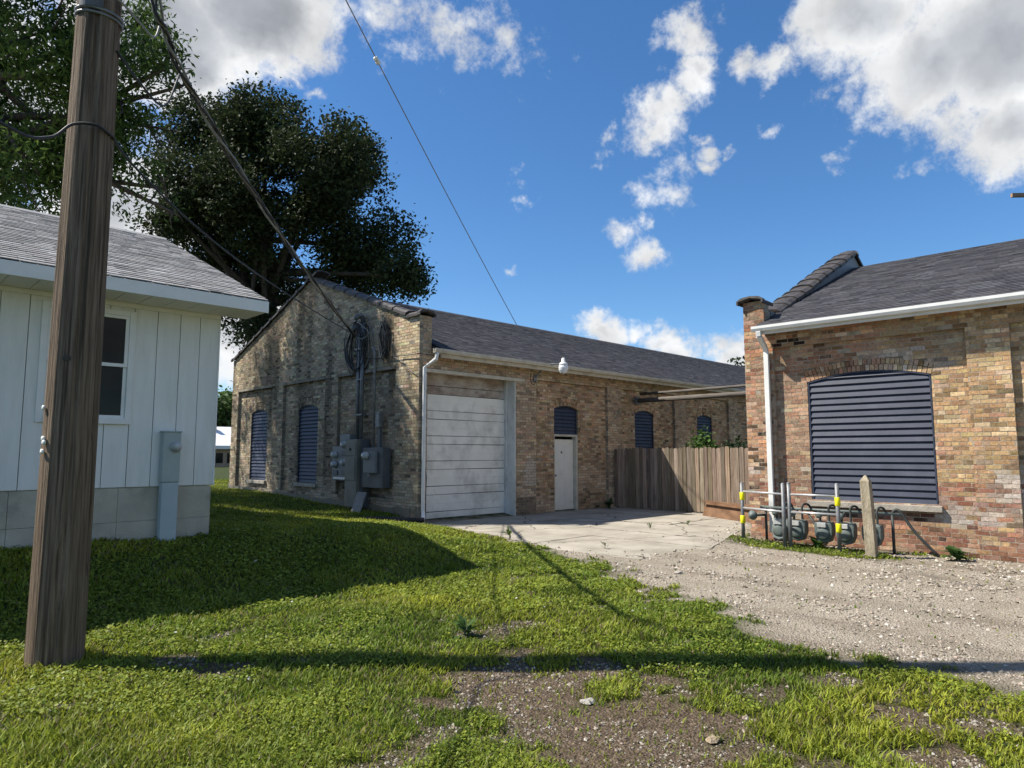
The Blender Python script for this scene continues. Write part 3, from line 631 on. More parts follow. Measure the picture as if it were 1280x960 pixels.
# ------------------------------------------------------------------ brick building on the right
dB = Vector((-.037, .9993, 0)).normalized(); UB = -dB; NB = Vector((-dB.y, dB.x, 0)); PB = Vector((12.98, 6.52, 0)); IN = -NB
hall = thing('brick_building', 'red and tan brick building with wide louvred opening at the gravel drive', 'building', PB)
r2 = np.random.default_rng(33)
def col_hall(u, v, dep):
    n = float(fbm(u * .55, v * .6, 4, 1, 3)); red = max(0, min(1, (1.25 - .33 * u) + (n - .5) * 2 + (.55 if v < 1.1 else 0) + (.35 if v > 3.5 and u < 3 else 0)))
    if r2.random() < red: c = pick(r2, [(.37, .20, .118), (.32, .155, .088), (.43, .265, .165), (.38, .23, .138), (.24, .14, .088)], [4, 2.4, 3, 3.4, 1.0])
    else: c = pick(r2, [(.43, .29, .158), (.38, .243, .127), (.48, .345, .203), (.30, .185, .10), (.40, .245, .135)], [4, 4, 3, 1.4, 1.5])
    if v < 1.15 and r2.random() < .75: c = pick(r2, [(.30, .15, .095), (.25, .115, .075), (.35, .195, .13), (.21, .115, .08)], [3, 3, 2, 2])
    w = float(fbm(u * 1.1, v * 2.0, 44, 1, 4))
    wh = 0
    if u > 3.0 and .45 < v < 1.35: wh = (w - .40) * 7
    if 2.1 < u < 3.5 and 3.02 < v < 3.42: wh = (w - .43) * 6
    if u < 1.0 and .3 < v < 1.35: wh = (w - .50) * 6
    m_ = max(0, min(.95, wh)) * r2.uniform(.35, 1.0) if r2.random() < .8 else 0
    c = c * (1 - m_) + np.array([.56, .50, .45]) * m_
    g = float(fbm(u * .8, v * .8, 77, 1, 4))
    if g > .58: c = c * .72 + np.array([.06, .055, .045])
    c = c * (.62 + .76 * float(fbm(u * 2.1, v * 2.6, 120, 1, 3)))
    if u < .5 and .9 < v < 2.4 and r2.random() < .2: c = c * .2
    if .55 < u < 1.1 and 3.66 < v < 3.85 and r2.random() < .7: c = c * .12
    return np.clip(c, .015, .8)
def hspan(v): return (0, 7.6) if v < 3.98 else (0, .42)
hz = [(.57, 3.77, -.3, 3.66, .10), (4.36, 7.5, -.3, 3.66, .10)]
ho = [(2.2, 2.06, .74, 2.95, .14, .216), (5.93, 2.06, .74, 2.95, .14, .216)]
bv, bc, st = brick_wall(PB, UB, NB, hspan, -.28, 4.62, hz, ho, col_hall, r2, course=.0745, mod=.218, rough=.0032)
for (uc, w, ob, sp, ri, rg) in ho:
    a, b = voussoirs(PB, UB, NB, uc, w, sp, ri, .10, col_hall, r2); bv += a; bc += b
st.build('front_wall', M['mortar'], hall)
split_pieces('brick', 'brickwork', bv, bc, BOXF, M['brick'], hall)
def PH(s, i, z): return PB + UB * s + IN * i + V(0, 0, z)
core = MB()
for (uc, w, ob, sp, ri, rg) in ho: core.obox(PH(uc, .17, sp + ri + .22), UB * (w / 2 + .25), IN * .04, (0, 0, .2))
core.obox(PH(10.3, .15, 1.9), UB * 2.7, IN * .12, (0, 0, 2.1)); core.obox(PH(13.1, 6, 1.9), UB * .1, IN * 6, (0, 0, 2.1))
core.build('rear_wall', M['mortar'], hall)
gb = MB(); prof = [(.27, -.3), (11.8, -.3), (11.8, 4.5), (11.0, 4.55), (5.95, 6.86), (.72, 4.48), (.27, 4.48)]
gb.extrude(prof, PB + UB * .005, IN, (0, 0, 1), UB * .36); gb.build('parapet_wall', M['mortar'], hall)
fl = MB(); fl.extrude([(.45, 3.95), (.45, 4.50), (.72, 4.49), (5.95, 6.875), (6.25, 6.6), (6.25, 6.3), (.9, 4.0)], PB + UB * .367, IN, (0, 0, 1), UB * .012); fl.build('flashing', M['flash'], hall)
rs = Vector(IN * 5.23 + V(0, 0, 2.38)).normalized(); rnn = (V(0, 0, 1) - rs * rs.z).normalized()
t = .0
while t < 5.55:
    o = coping_tile(hall, PH(.19, .78, 4.53) + rs * t + rnn * random.uniform(.0, .03), rs + rnn * random.uniform(-.03, .03), rnn, UB + rs * random.uniform(-.04, .04), .58, .50); t += .53
rs2 = Vector(IN * 5.05 - V(0, 0, 2.31)).normalized(); rn3 = (V(0, 0, 1) - rs2 * rs2.z).normalized()
coping_tile(hall, PH(.19, 6.05, 6.9), rs2, rn3, UB, .58, .50)
coping_tile(hall, PH(.19, -.10, 4.66), IN, (0, 0, 1), UB, .55, .50)
EB = PH(.37, -.36, 4.06); RB = PH(.37, 5.95, 6.50); SB = RB - EB; sb_ = SB.length; SB.normalize(); NBr = SB.cross(UB); NBr = NBr if NBr.z > 0 else -NBr
dk = MB(); LU = UB * 13.2; a = EB - NBr * .02; b = RB - NBr * .02; c = PH(.37, 12.2, 4.0)
slab4(dk, a, a + LU, b + LU, b, .06); slab4(dk, b + IN * .005, b + LU + IN * .005, c + LU, c, .06); roof2 = dk.build('roof', M['deck'], hall)
sv, scol = shingles(EB, UB, SB, NBr, 9.5, sb_, [(.070, .070, .078), (.058, .058, .067), (.082, .082, .090), (.048, .048, .056), (.066, .064, .070)], r2)
split_pieces('shingle', 'shingles', sv, scol, SHF, M['shingle'], roof2)
f = MB(); f.obox(PH(6.9, -.30, 3.97), UB * 6.5, IN * .015, (0, 0, .07)); f.obox(PH(6.9, -.145, 3.99), UB * 6.5, IN * .14, (0, 0, .012)); f.build('fascia', M['white_metal'], hall)
g = MB(); g.extrude(gp, PH(.34, -.318, 3.955), IN, (0, 0, 1), UB * 13); g.build('gutter', M['white_metal'], hall)
d = MB()
def rbar(mb, pts, w, h, up):
    for p, q in zip(pts, pts[1:]): mb.bar(p, q, w, h, up)
rbar(d, [PH(.47, -.38, 3.96), PH(.47, -.36, 3.86), PH(.47, -.10, 3.66), PH(.47, -.06, 3.6), PH(.47, -.06, .12)], .095, .07, NB); d.build('downspout', M['white_metal'], hall, bevel=.008)
for uc in (2.2, 5.93): louver(hall, PB, UB, NB, uc, 2.04, .745, 2.95, .14, .13, .118)

# ------------------------------------------------------------------ white house
house = thing('house', 'white board sided house with grey shingle roof behind the utility pole', 'house', (0, 10.15, .48))
HX0, HX1, HY0, HY1 = -6.0, 3.95, 10.15, 18.05
cr = MB(); cr.box(HX0 + .05, HX1 - .05, HY0 + .05, HY1, .1, 3.62); cr.box(HX1 - .049, HX1 - .002, HY0 + .05, HY1, 1.16, 3.62); cr.extrude([(HY0 + .05, 3.62), (HY1, 3.62), (14.1, 5.3)], (HX1 - .05, 0, 0), (0, 1, 0), (0, 0, 1), (.04, 0, 0)); cr.build('wall', M['siding'], house)
WX0, WX1, WZ0, WZ1 = 1.84, 2.76, 2.06, 3.44
x = HX1; k = 0
while x > HX0:
    w = (.27, .27, .30, .25)[k % 4] if k < 3 else .295; a, b = max(HX0, x - w + .008), x
    def brd(a, b, z0, z1):
        if b - a > .02: p = MB(); p.box(a, b, HY0 - .014 + random.uniform(0, .003), HY0 + .045, z0, z1); p.build('siding_board', M['siding'], house, bevel=.003)
    ov = min(b, WX1 + .06) - max(a, WX0 - .06)
    if ov <= 0: brd(a, b, 1.165, 3.615)
    else:
        brd(a, b, 1.165, WZ0 - .06); brd(a, b, WZ1 + .06, 3.615)
        if a < WX0 - .06: brd(a, WX0 - .06, WZ0 - .06, WZ1 + .06)
        if b > WX1 + .06: brd(WX1 + .06, b, WZ0 - .06, WZ1 + .06)
    x -= w; k += 1
x = HX1 - .03
while x > HX0:
    x2 = max(HX0, x - 1.18); bz = random.uniform(.70, .72)
    for (z0, z1) in ((.0, bz - .002), (bz + .002, 1.155)):
        p = MB(); p.box(x2 + .002, x - .002, HY0 + random.uniform(.0, .004), HY0 + .045, z0, z1); p.build('foundation_block', M['found'], house, bevel=.0015)
    x = x2
p = MB(); p.box(HX1 - .034, HX1 - .012, HY0 + .01, HY1, 0, 1.15); p.build('foundation_wall', M['found'], house)
wf = MB(); y0, y1 = HY0 - .035, HY0 + .02
wf.box(WX0 - .075, WX0, y0, y1, WZ0 - .07, WZ1 + .07); wf.box(WX1, WX1 + .075, y0, y1, WZ0 - .07, WZ1 + .07); wf.box(WX0, WX1, y0, y1, WZ1, WZ1 + .07); wf.box(WX0, WX1, y0 - .02, y1, WZ0 - .07, WZ0)
win = wf.build('window', M['trim'], house, bevel=.004)
zm = (WZ0 + WZ1) / 2 + .02
for (z0, z1, dy) in ((WZ0 + .002, zm + .02, .012), (zm - .02, WZ1 - .002, -.008)):
    s = MB(); yy0, yy1 = HY0 - .018 + dy, HY0 + .012 + dy
    s.box(WX0 + .002, WX0 + .045, yy0, yy1, z0, z1); s.box(WX1 - .045, WX1 - .002, yy0, yy1, z0, z1); s.box(WX0 + .045, WX1 - .045, yy0, yy1, z0, z0 + .045); s.box(WX0 + .045, WX1 - .045, yy0, yy1, z1 - .04, z1)
    s.build('sash', M['trim'], win)
    s = MB(); s.box(WX0 + .045, WX1 - .045, yy0 + .018, yy0 + .022, z0 + .045, z1 - .04); s.build('pane', M['glass'], win)
EH = V(HX0 - .4, 9.46, 3.80); RH = V(HX0 - .4, 14.1, 5.77); XL = 4.37 - (HX0 - .4); SH_ = (RH - EH); sh_ = SH_.length; SH_.normalize(); NH = V(0, -SH_.z, SH_.y)
dk = MB(); a = EH - NH * .015; b = RH - NH * .015; slab4(dk, a, a + V(XL, 0, 0), b + V(XL, 0, 0), b, .10); c = V(HX0 - .4, 18.7, 3.8); slab4(dk, b + V(0, .004, 0), b + V(XL, .004, 0), c + V(XL, 0, 0), c, .10)
roof3 = dk.build('roof', M['trim'], house)
r3 = np.random.default_rng(8)
sv, scol = shingles(EH, (1, 0, 0), SH_, NH, XL + .015, sh_, [(.31, .305, .30), (.26, .255, .25), (.36, .355, .35), (.21, .21, .21), (.30, .29, .285)], r3, exp=.14)
split_pieces('shingle', 'shingles', sv, scol, SHF, M['shingle'], roof3)
rc = MB(); rc.extrude([(-.15, -.06), (0, .012), (.15, -.06), (.15, -.045), (0, .03), (-.15, -.045)], RH, (0, 1, 0), (0, 0, 1), (XL, 0, 0)); rc.build('ridge_cap', mat('ridge_shingle', (.22, .22, .22), (.3, .3, .3), 20, .9), roof3)
f = MB(); f.box(HX0 - .4, 4.372, 9.435, 9.46, 3.62, 3.785); f.build('fascia', M['trim'], house, bevel=.003)
f = MB(); f.extrude([(9.46, 3.62), (9.46, 3.79), (14.1, 5.76), (14.1, 5.58)], (4.345, 0, 0), (0, 1, 0), (0, 0, 1), (.025, 0, 0)); f.extrude([(14.103, 5.58), (14.103, 5.76), (18.7, 3.79), (18.7, 3.62)], (4.345, 0, 0), (0, 1, 0), (0, 0, 1), (.025, 0, 0)); f.build('rake_board', M['trim'], house)
x = 4.34
while x > HX0:
    p = MB(); p.box(max(HX0, x - .296), x, 9.462, 10.135, 3.622, 3.634); p.build('soffit_panel', M['trim'], house, bevel=.004); x -= .303
p = MB(); p.box(HX0, HX1 - .003, 10.105, 10.135, 3.56, 3.62); p.build('frieze_trim', M['trim'], house)
p = MB(); p.box(HX1 - .001, HX1 + .02, HY0 - .02, HY0 + .09, 1.16, 3.615); p.build('corner_board', M['trim'], house)

mp_ = thing('meter_pedestal', 'pale blue-grey electric meter pedestal against the white house', 'meter pedestal', (3.33, 10.05, .45))
p = MB(); p.box(3.215, 3.445, 9.985, 10.125, 1.22, 1.90); p.build('meter_cabinet', M['ped'], mp_, bevel=.012)
p = MB(); p.box(3.205, 3.455, 9.975, 10.13, 1.897, 1.915); p.build('cap', M['ped'], mp_, bevel=.004)
p = MB(); p.box(3.225, 3.44, 9.995, 10.12, .35, 1.218); p.build('riser_cover', mat('riser_paint', (.36, .43, .44), (.42, .48, .48), 3, .55), mp_, bevel=.01)
p = MB(); p.lathe((3.375, 9.985, 1.70), [(.075, 0), (.075, .02), (.06, .022), (.058, .07), (.045, .085), (.01, .09)], 20, (0, -1, 0)); p.build('meter_dial', M['dial'], mp_, True)
p = MB(); p.box(3.36, 3.39, 9.90, 9.912, 1.68, 1.72); p.build('register', M['edark'], mp_)

# ------------------------------------------------------------------ utility pole and wires
PX, PY = 1.36, 6.42
pole = thing('utility_pole', 'tall weathered brown wooden utility pole standing in the lawn', 'utility pole', (PX, PY, 0))
n = 40; mb = MB(); pts, rs = [], []; PLX, PLY = .012, .012
for i in range(60):
    z = -.2 + i * .2; pts.append((PX + PLX * z * .4, PY + PLY * z * .3, z)); rs.append(.196 - .0058 * z)
mb.tube(pts, rs, n)
for i, p in enumerate(mb.v):
    z = p[2]; a = math.atan2(p[1] - PY, p[0] - PX); k = .004 * math.sin(7 * a + .5 * math.sin(z)) + .006 * (float(fbm(a * 2.3, z * .35, 2, 1, 3)) - .5) * 2
    if abs((i % n) - 23 - 1.2 * math.sin(z * .6)) < .6 or abs((i % n) - 31 - math.sin(z * .9 + 2)) < .55 or i % n in (5, 12): k -= .022
    c = (PX + PLX * z * .4, PY + PLY * z * .3); d = math.hypot(p[0] - c[0], p[1] - c[1]) + 1e-6; mb.v[i] = (c[0] + (p[0] - c[0]) * (1 + k / d), c[1] + (p[1] - c[1]) * (1 + k / d), z)
mb.build('pole_shaft', M['pole'], pole, smooth=False)
def ppt(ang, z, ex=0):  # ang measured around the pole; 225 degrees faces the camera
    a = rad(ang); r = .196 - .0058 * z + ex; return V(PX + PLX * z * .4 + r * math.cos(a), PY + PLY * z * .3 + r * math.sin(a), z)
for (ang, z) in ((185, 1.96), (196, 1.72), (200, 1.69), (196, 1.62)):
    p = MB(); d_ = (ppt(ang, z, .1) - ppt(ang, z)).normalized(); p.lathe(ppt(ang, z, -.01), [(.006, 0), (.006, .02), (.02, .02), (.02, .032), (.008, .036)], 10, d_); p.build('insulator_knob', M['trim'], pole, True)
for zc, hh in ((5.32, .05), (5.28, .02)):
    p = MB(); ring = [ppt(a, zc + .02 * math.sin(rad(a)), .006) for a in range(0, 361, 15)]
    p.tube(ring, .012 if hh < .04 else .014, 6, False); p.build('strap', M['steel'], pole, True)
p = MB()
for a in range(205, 262, 6): p.obox((ppt(a, 5.36, .012) + ppt(a + 6, 5.36, .012)) / 2, (ppt(a + 6, 5.36, .012) - ppt(a, 5.36, .012)) / 2, (ppt(a, 5.36, .02) - ppt(a, 5.36, .008)), (0, 0, .055))
p.build('clamp_plate', M['edark'], pole)
for z, ang in ((3.05, 215), (4.55, 222), (2.35, 238)):
    p = MB(); p.lathe(ppt(ang, z, -.016), [(.035, 0), (.03, .012), (.012, .014)], 10, ppt(ang, z, .1) - ppt(ang, z)); p.build('knot', M['bark'], pole, True)
def sagline(a, b, sag, n=24):
    a, b = Vector(a), Vector(b); return [a.lerp(b, i / n) - V(0, 0, sag * 4 * (i / n) * (1 - i / n)) for i in range(n + 1)]
def spline(pts, n=6):
    P = [Vector(p) for p in pts]; P = [P[0] * 2 - P[1]] + P + [P[-1] * 2 - P[-2]]; r = []
    for k in range(1, len(P) - 2):
        for i in range(n):
            t = i / n; r.append(.5 * ((2 * P[k]) + (P[k + 1] - P[k - 1]) * t + (2 * P[k - 1] - 5 * P[k] + 4 * P[k + 1] - P[k + 2]) * t * t + (3 * P[k] - P[k - 1] - 3 * P[k + 1] + P[k + 2]) * t ** 3))
    return r + [P[-2]]
def cable(name, label, pts, r, m, n=6, group=None):
    mb = MB(); mb.tube(pts, r, n); o = mb.build(name, M[m], None, True); tag(o, label, 'cable', group); return o
drop = [(1.72, 6.72, 7.2), (1.97, 6.98, 6.04), (2.12, 7.13, 5.83), (2.33, 7.37, 5.66), (2.88, 7.97, 5.48), (3.6, 8.77, 5.31), (4.54, 9.8, 5.12), (5.63, 11.0, 4.92), (7.1, 12.61, 4.74), (9.36, 15.2, 4.58)]
ba = spline(drop, 6)
sd = thing('service_drop', 'thick twisted bundle of service cables running from pole to brick gable', 'cable', (1.72, 6.72, 7.2))
for k, (r, m, ph) in enumerate(((.016, 'cable', 0), (.014, 'cable_grey', 2.1), (.013, 'cable', 4.2), (.010, 'cable_grey', 5.2))):
    mb = MB(); q = []
    for i, p in enumerate(ba): a = ph + i * .55; w = .022 + (.05 if i < 10 else 0) * (1 - i / 10); q.append(p + V(math.cos(a) * w, math.sin(a) * w, math.sin(a * 1.1) * w))
    mb.tube(q, r, 6); mb.build('strand', M[m], sd, True)
cable('telephone_cable', 'thin black cable from utility pole sagging low to brick gable', spline([(1.50, 6.30, 4.25), (1.79, 6.79, 4.25), (2.54, 7.61, 4.15), (3.69, 8.87, 4.13), (5.69, 11.06, 4.24), (8.86, 14.54, 4.52), (9.5, 15.1, 4.58)], 6), .011, 'cable')
cable('telephone_cable', 'black cable coming in from the left edge to the pole', spline([(-1.6, 3.2, 4.15), (-.4, 4.55, 3.88), (.66, 5.53, 3.80), (1.03, 6.12, 4.02), (1.2, 6.22, 4.22), (1.36, 6.2, 4.26), (1.50, 6.30, 4.25)], 6), .012, 'cable')
cable('tie_cable', 'black slack cable looping from pole to twisted bundle, lower one', spline([(1.50, 6.30, 5.0), (1.75, 6.62, 4.98), (2.1, 7.0, 5.0), (2.36, 7.4, 5.60)], 6), .010, 'cable')
cable('tie_cable', 'pale wire bending round the pole top into the bundle', spline([(1.05, 6.3, 5.25), (1.25, 6.2, 5.36), (1.45, 6.2, 5.40), (1.7, 6.5, 5.46), (1.95, 6.9, 5.6), (2.05, 7.08, 5.86)], 6), .010, 'cable_grey')
S0 = V(6.85, 11.7, 10.77); E1 = V(18.52, 18.45, 6.40); S00 = S0 + (S0 - E1) * .35
pw = thing('overhead_wire', 'single thin wire crossing the blue sky down to the workshop ridge', 'wire', S00)
mb = MB(); mb.tube(sagline(S00, E1, .12, 30), .013, 5); mb.build('wire', M['cable_grey'], pw, True)
ip = S0.lerp(E1, .098) - V(0, 0, .115); mb = MB(); mb.lathe(ip, [(.02, -.1), (.05, -.08), (.055, -.03), (.035, 0), (.055, .03), (.05, .08), (.02, .1)], 10, E1 - S0); mb.build('insulator', M['trim'], pw, True)
# second pole beyond the right hand building, only its arm reaches into view
up2 = thing('utility_pole', 'far wooden pole whose crossarm tip shows at the right edge of the sky', 'utility pole', (33.6, 2.2, 0))
mb = MB(); mb.tube([(33.6, 2.2, -.2), (33.6, 2.2, 12.6)], [.18, .12], 14); mb.build('pole_shaft', M['pole'], up2)
mb = MB(); mb.bar((31.0, 4.72, 11.28), (36.2, -.3, 11.4), .11, .14); mb.build('crossarm', mat('crossarm_wood', (.26, .16, .10), (.34, .22, .14), 4, .85), up2)

# ------------------------------------------------------------------ electrical gear on the gable
FX = GX - .0
bank = thing('meter_bank', 'light grey bank of four electric meters on the brick gable', 'meter bank', (FX - .1, 16.0, .3))
p = MB(); p.box(FX - .16, FX + .02, 16.12, 16.50, .92, 1.80); p.build('meter_panel', M['egrey'], bank, bevel=.01)
p = MB(); p.box(FX - .17, FX + .02, 15.63, 16.12, .92, 2.12); p.build('meter_panel', M['egrey'], bank, bevel=.01)
for (y, z) in ((16.32, 1.58), (16.32, 1.33), (15.86, 1.84), (15.86, 1.38)):
    b = MB(); b.lathe((FX - .165, y, z), [(.095, 0), (.095, .03), (.08, .035), (.078, .10), (.06, .12), (.01, .125)], 18, (-1, 0, 0)); mt = b.build('electric_meter', M['dial'], bank, True)
    b = MB(); b.box(FX - .288, FX - .278, y - .03, y + .03, z - .035, z + .035); b.build('register', M['edark'], mt)
for (y, z) in ((15.88, 1.13), (15.88, 1.62), (16.3, 1.12)): b = MB(); b.box(FX - .195, FX - .165, y - .11, y + .11, z - .06, z + .06); b.build('breaker_cover', M['edark'], bank, bevel=.006)
b = MB(); b.box(FX - .18, FX - .165, 15.7, 16.4, .95, 1.0); b.build('label_strip', M['trim'], bank)
sg = thing('switch_cabinet', 'tall weathered grey-green switch cabinet between the meters', 'cabinet', (FX - .1, 15.35, .2))
p = MB(); p.box(FX - .30, FX + .02, 15.08, 15.62, .28, 1.97); p.build('cabinet', M['egreen'], sg, bevel=.01)
p = MB(); p.box(FX - .318, FX - .30, 15.14, 15.60, .95, 1.52); p.build('door', M['egreen'], sg, bevel=.006)
p = MB(); p.box(FX - .312, FX - .30, 15.12, 15.60, 1.56, 1.93); p.build('upper_panel', M['egreen'], sg, bevel=.006)
p = MB(); p.lathe((FX - .312, 15.36, 1.72), [(.03, 0), (.03, .02), (.01, .022)], 10, (-1, 0, 0)); p.build('knob', M['black'], sg)
p = MB(); p.box(FX - .2, FX + .02, 14.98, 15.07, .28, 1.97); p.build('side_gutter', M['edark'], sg, bevel=.006)
p = MB(); p.box(FX - .10, FX + .02, 15.70, 15.78, .2, .91); p.build('lower_conduit', M['egreen'], sg)
mbx = thing('meter_box', 'dark grey meter box with one round meter right of the cabinet', 'meter box', (FX - .1, 14.5, .78))
p = MB(); p.box(FX - .22, FX + .02, 14.06, 14.94, .78, 1.76); p.build('enclosure', M['edark'], mbx, bevel=.012)
p = MB(); p.box(FX - .30, FX - .22, 14.26, 14.78, 1.14, 1.66); p.build('meter_socket', M['egrey'], mbx, bevel=.01)
b = MB(); b.lathe((FX - .30, 14.62, 1.56), [(.10, 0), (.10, .03), (.085, .035), (.082, .11), (.06, .13), (.01, .135)], 18, (-1, 0, 0)); b.build('electric_meter', M['dial'], mbx, True)
p = MB(); p.box(FX - .32, FX - .30, 14.5, 14.56, 1.06, 1.14); p.build('hasp', M['steel'], mbx)
mast = thing('service_mast', 'pair of steel conduits rising from the cabinet up the gable', 'conduit', (FX - .08, 15.25, 1.97))
for (y, zt, r) in ((15.42, 4.72, .045), (15.24, 5.0, .052)):
    p = MB(); p.tube([(FX - .09, y, 1.95), (FX - .09, y, zt)], r, 12); c_ = p.build('conduit', M['steel'], mast, True)
    h = MB(); h.tube([(FX - .09, y, zt - .02), (FX - .10, y, zt + .08), (FX - .17, y, zt + .15), (FX - .27, y, zt + .12), (FX - .32, y, zt + .03)], [r * 1.15, r * 1.35, r * 1.4, r * 1.35, r * 1.1], 10); h.build('weatherhead', M['edark'], mast, True)
for z in (2.6, 3.5, 4.3): p = MB(); p.box(FX - .155, FX, 15.14, 15.52, z - .02, z + .02); p.build('strap', M['steel'], mast)
cd2 = thing('conduit', 'thin grey conduit with small disconnect box above the meter box', 'conduit', (FX - .05, 14.66, 1.77))
p = MB(); p.tube([(FX - .06, 14.72, 1.75), (FX - .06, 14.72, 4.15), (FX - .08, 14.78, 4.3)], .035, 10); p.build('pipe', M['cable_grey'], cd2, True)
p = MB(); p.box(FX - .12, FX, 14.40, 14.56, 2.25, 2.62); p.build('disconnect_box', M['steel'], cd2, bevel=.01)
p = MB(); p.box(FX - .07, FX, 14.43, 14.54, 1.765, 2.25); p.build('duct', M['edark'], cd2)
rr = random.Random(3)
def coil(label, yc, zc, ry, rz, n, spread):
    t = thing('cable_coil', label, 'cable coil', (FX - .1, yc, zc - rz))
    for k in range(n):
        q = []; a0 = rr.uniform(0, 6); fy = rr.uniform(.75, 1.08); fz = rr.uniform(.82, 1.05); oy = rr.uniform(-spread, spread); ox = rr.uniform(-.16, -.04)
        for i in range(33): a = 2 * math.pi * i / 32; q.append((FX + ox - .04 * math.sin(2 * a + a0), yc + oy + ry * fy * math.sin(a) + .02 * math.sin(3 * a + a0), zc + rz * fz * math.cos(a) + .02 * math.sin(2 * a + a0)))
        mb = MB(); mb.tube(q, rr.choice([.009, .012, .015]), 6, False); mb.build('loop', M['cable'] if k % 6 != 3 else M['cable_grey'], t, True)
    return t
coil('large coil of slack black cables hung around the service mast', 15.48, 4.38, .36, .66, 13, .24)
coil('narrow bundle of black cables hung near the gable corner', 14.28, 4.42, .10, .46, 7, .07)
cable('splice_cable', 'pale loop of wire tied at the mast head', spline([(9.36, 15.2, 4.58), (9.4, 14.95, 4.5), (9.45, 14.72, 4.62), (9.42, 14.95, 4.82), (9.4, 15.2, 5.02), (9.4, 15.05, 5.12), (9.5, 14.8, 5.05), (9.6, 14.75, 4.6)], 6), .012, 'cable_grey')
cable('wall_cable', 'dark cable strung along the gable to its right corner', spline([(9.62, 15.2, 4.05), (9.62, 14.6, 3.98), (9.64, 13.9, 3.96), (9.64, 13.2, 3.94), (9.63, 12.9, 3.93), (9.8, 12.86, 3.93), (12.0, 12.86, 3.90)], 6), .011, 'cable')
cable('wall_cable', 'loose wire slanting down the lit brick corner', spline([(9.64, 13.9, 3.96), (9.66, 13.5, 3.78), (9.66, 13.2, 3.55), (9.66, 13.0, 3.45)], 6), .009, 'cable_grey')
cable('lightning_cable', 'thin dark wire running down beside the white downspout', spline([(9.72, 12.9, 1.5), (9.80, 12.86, 1.25), (9.9, 12.88, 1.1), (9.9, 12.9, .6), (9.88, 12.88, .05)], 6), .007, 'cable')
b = MB(); b.obox((9.30, 14.78, .42), V(.02, -.16, 0), V(.10, .012, .25), V(.018, 0, -.007)); lb = b.build('leaning_board', M['plank'], None, bevel=.006); tag(lb, 'grey weathered board leaning against the switch cabinet foot', 'board')
dp = spline([(9.68, 12.66, .12), (9.4, 12.82, .13), (9.0, 13.1, .15), (8.6, 13.4, .16), (8.25, 13.66, .16)], 14); mb = MB()
mb.tube(dp, [.062 if i % 2 else .053 for i in range(len(dp))], 10); tag(mb.build('drain_pipe', M['cable'], None), 'black corrugated drain pipe lying on grass below the downspout', 'pipe')

# yard lamp over the garage
yl = thing('yard_lamp', 'white dusk lamp with glass refractor on arm above the garage door', 'lamp', (13.6, 12.9, 3.75))
p = MB(); p.tube(spline([(13.62, 12.94, 3.66), (13.64, 12.8, 3.80), (13.72, 12.62, 3.99), (13.83, 12.42, 4.03), (13.93, 12.3, 4.02)], 5), .022, 8); p.build('arm', M['steel'], yl, True)
p = MB(); p.lathe((13.98, 12.22, 4.02), [(.03, .17), (.05, .15), (.055, .06), (.09, .04), (.12, 0), (.12, -.03)], 18); p.build('housing', M['white_metal'], yl, True)
p = MB(); p.lathe((13.98, 12.22, 3.76), [(.04, 0), (.09, .02), (.125, .09), (.135, .16), (.118, .228)], 18); p.build('refractor', M['globe'], yl)
p = MB(); p.box(13.55, 13.69, 12.915, 12.948, 3.56, 3.74); p.build('bracket', M['steel'], yl)
p = MB(); p.tube(spline([(13.62, 12.9, 3.6), (13.5, 12.86, 3.48), (13.42, 12.9, 3.55), (13.42, 12.9, 3.78)], 6), .009, 6); p.build('lead', M['cable'], yl, True)

# ------------------------------------------------------------------ fence, pipes overhead, plate
FNX = 17.0
fence = thing('fence', 'weathered dog-eared picket fence joining the two brick buildings', 'fence', (FNX, 10, 0))
y = 12.86; k = 0
while y > 6.75:
    w = .122 + random.uniform(-.012, .008); h = 1.78 + random.uniform(-.025, .025); mb = MB(); t = np.array((.265, .21, .16)) * random.uniform(.55, 1.2) * np.array((random.uniform(.95, 1.08), 1, random.uniform(.9, 1.05)))
    mb.cur = tuple(t); lean = random.uniform(-.012, .012)
    prof = [(0, .02 + random.uniform(0, .04)), (w, .02), (w + lean, h - .035), (w - .03 + lean, h), (.03 + lean, h), (lean, h - .035)]
    mb.extrude(prof, (FNX + random.uniform(-.006, .006), y, 0), (0, -1, 0), (0, 0, 1), (.02, 0, 0)); mb.build('picket', M['fence'], fence); y -= w + .006 + (random.uniform(0, .012)); k += 1
for z in (.35, 1.05, 1.5): mb = MB(); mb.cur = (.17, .145, .12); mb.box(FNX + .022, FNX + .06, 6.75, 12.9, z - .045, z + .045); mb.build('rail', M['fence'], fence)
for y in (12.8, 10.4, 8.0): mb = MB(); mb.cur = (.17, .145, .12); mb.box(FNX + .061, FNX + .15, y - .045, y + .045, -.1, 1.72); mb.build('post', M['fence'], fence)
mb = MB(); mb.tube([(18.35, 12.9, 3.30), (18.35, 6.6, 3.30)], .075, 10); tag(mb.build('overhead_pole', M['log'], None, True), 'thick grey pole spanning between the brick buildings above the fence, lower one', 'pole')
mb = MB(); mb.tube([(18.5, 12.9, 3.52), (18.5, 6.6, 3.56)], .042, 10); tag(mb.build('overhead_pipe', M['log'], None, True), 'thin pipe above the thick pole spanning between the brick buildings', 'pipe')
mb = MB(); mb.box(18.24, 18.46, 12.862, 12.948, 3.18, 3.42); tag(mb.build('wall_bracket', M['edark'], None), 'dark bracket holding the thick pole to the workshop wall', 'bracket')
pt_ = thing('rusty_plate', 'rust brown steel plate propped low against the picket fence', 'plate', (15.6, 8.6, 0))
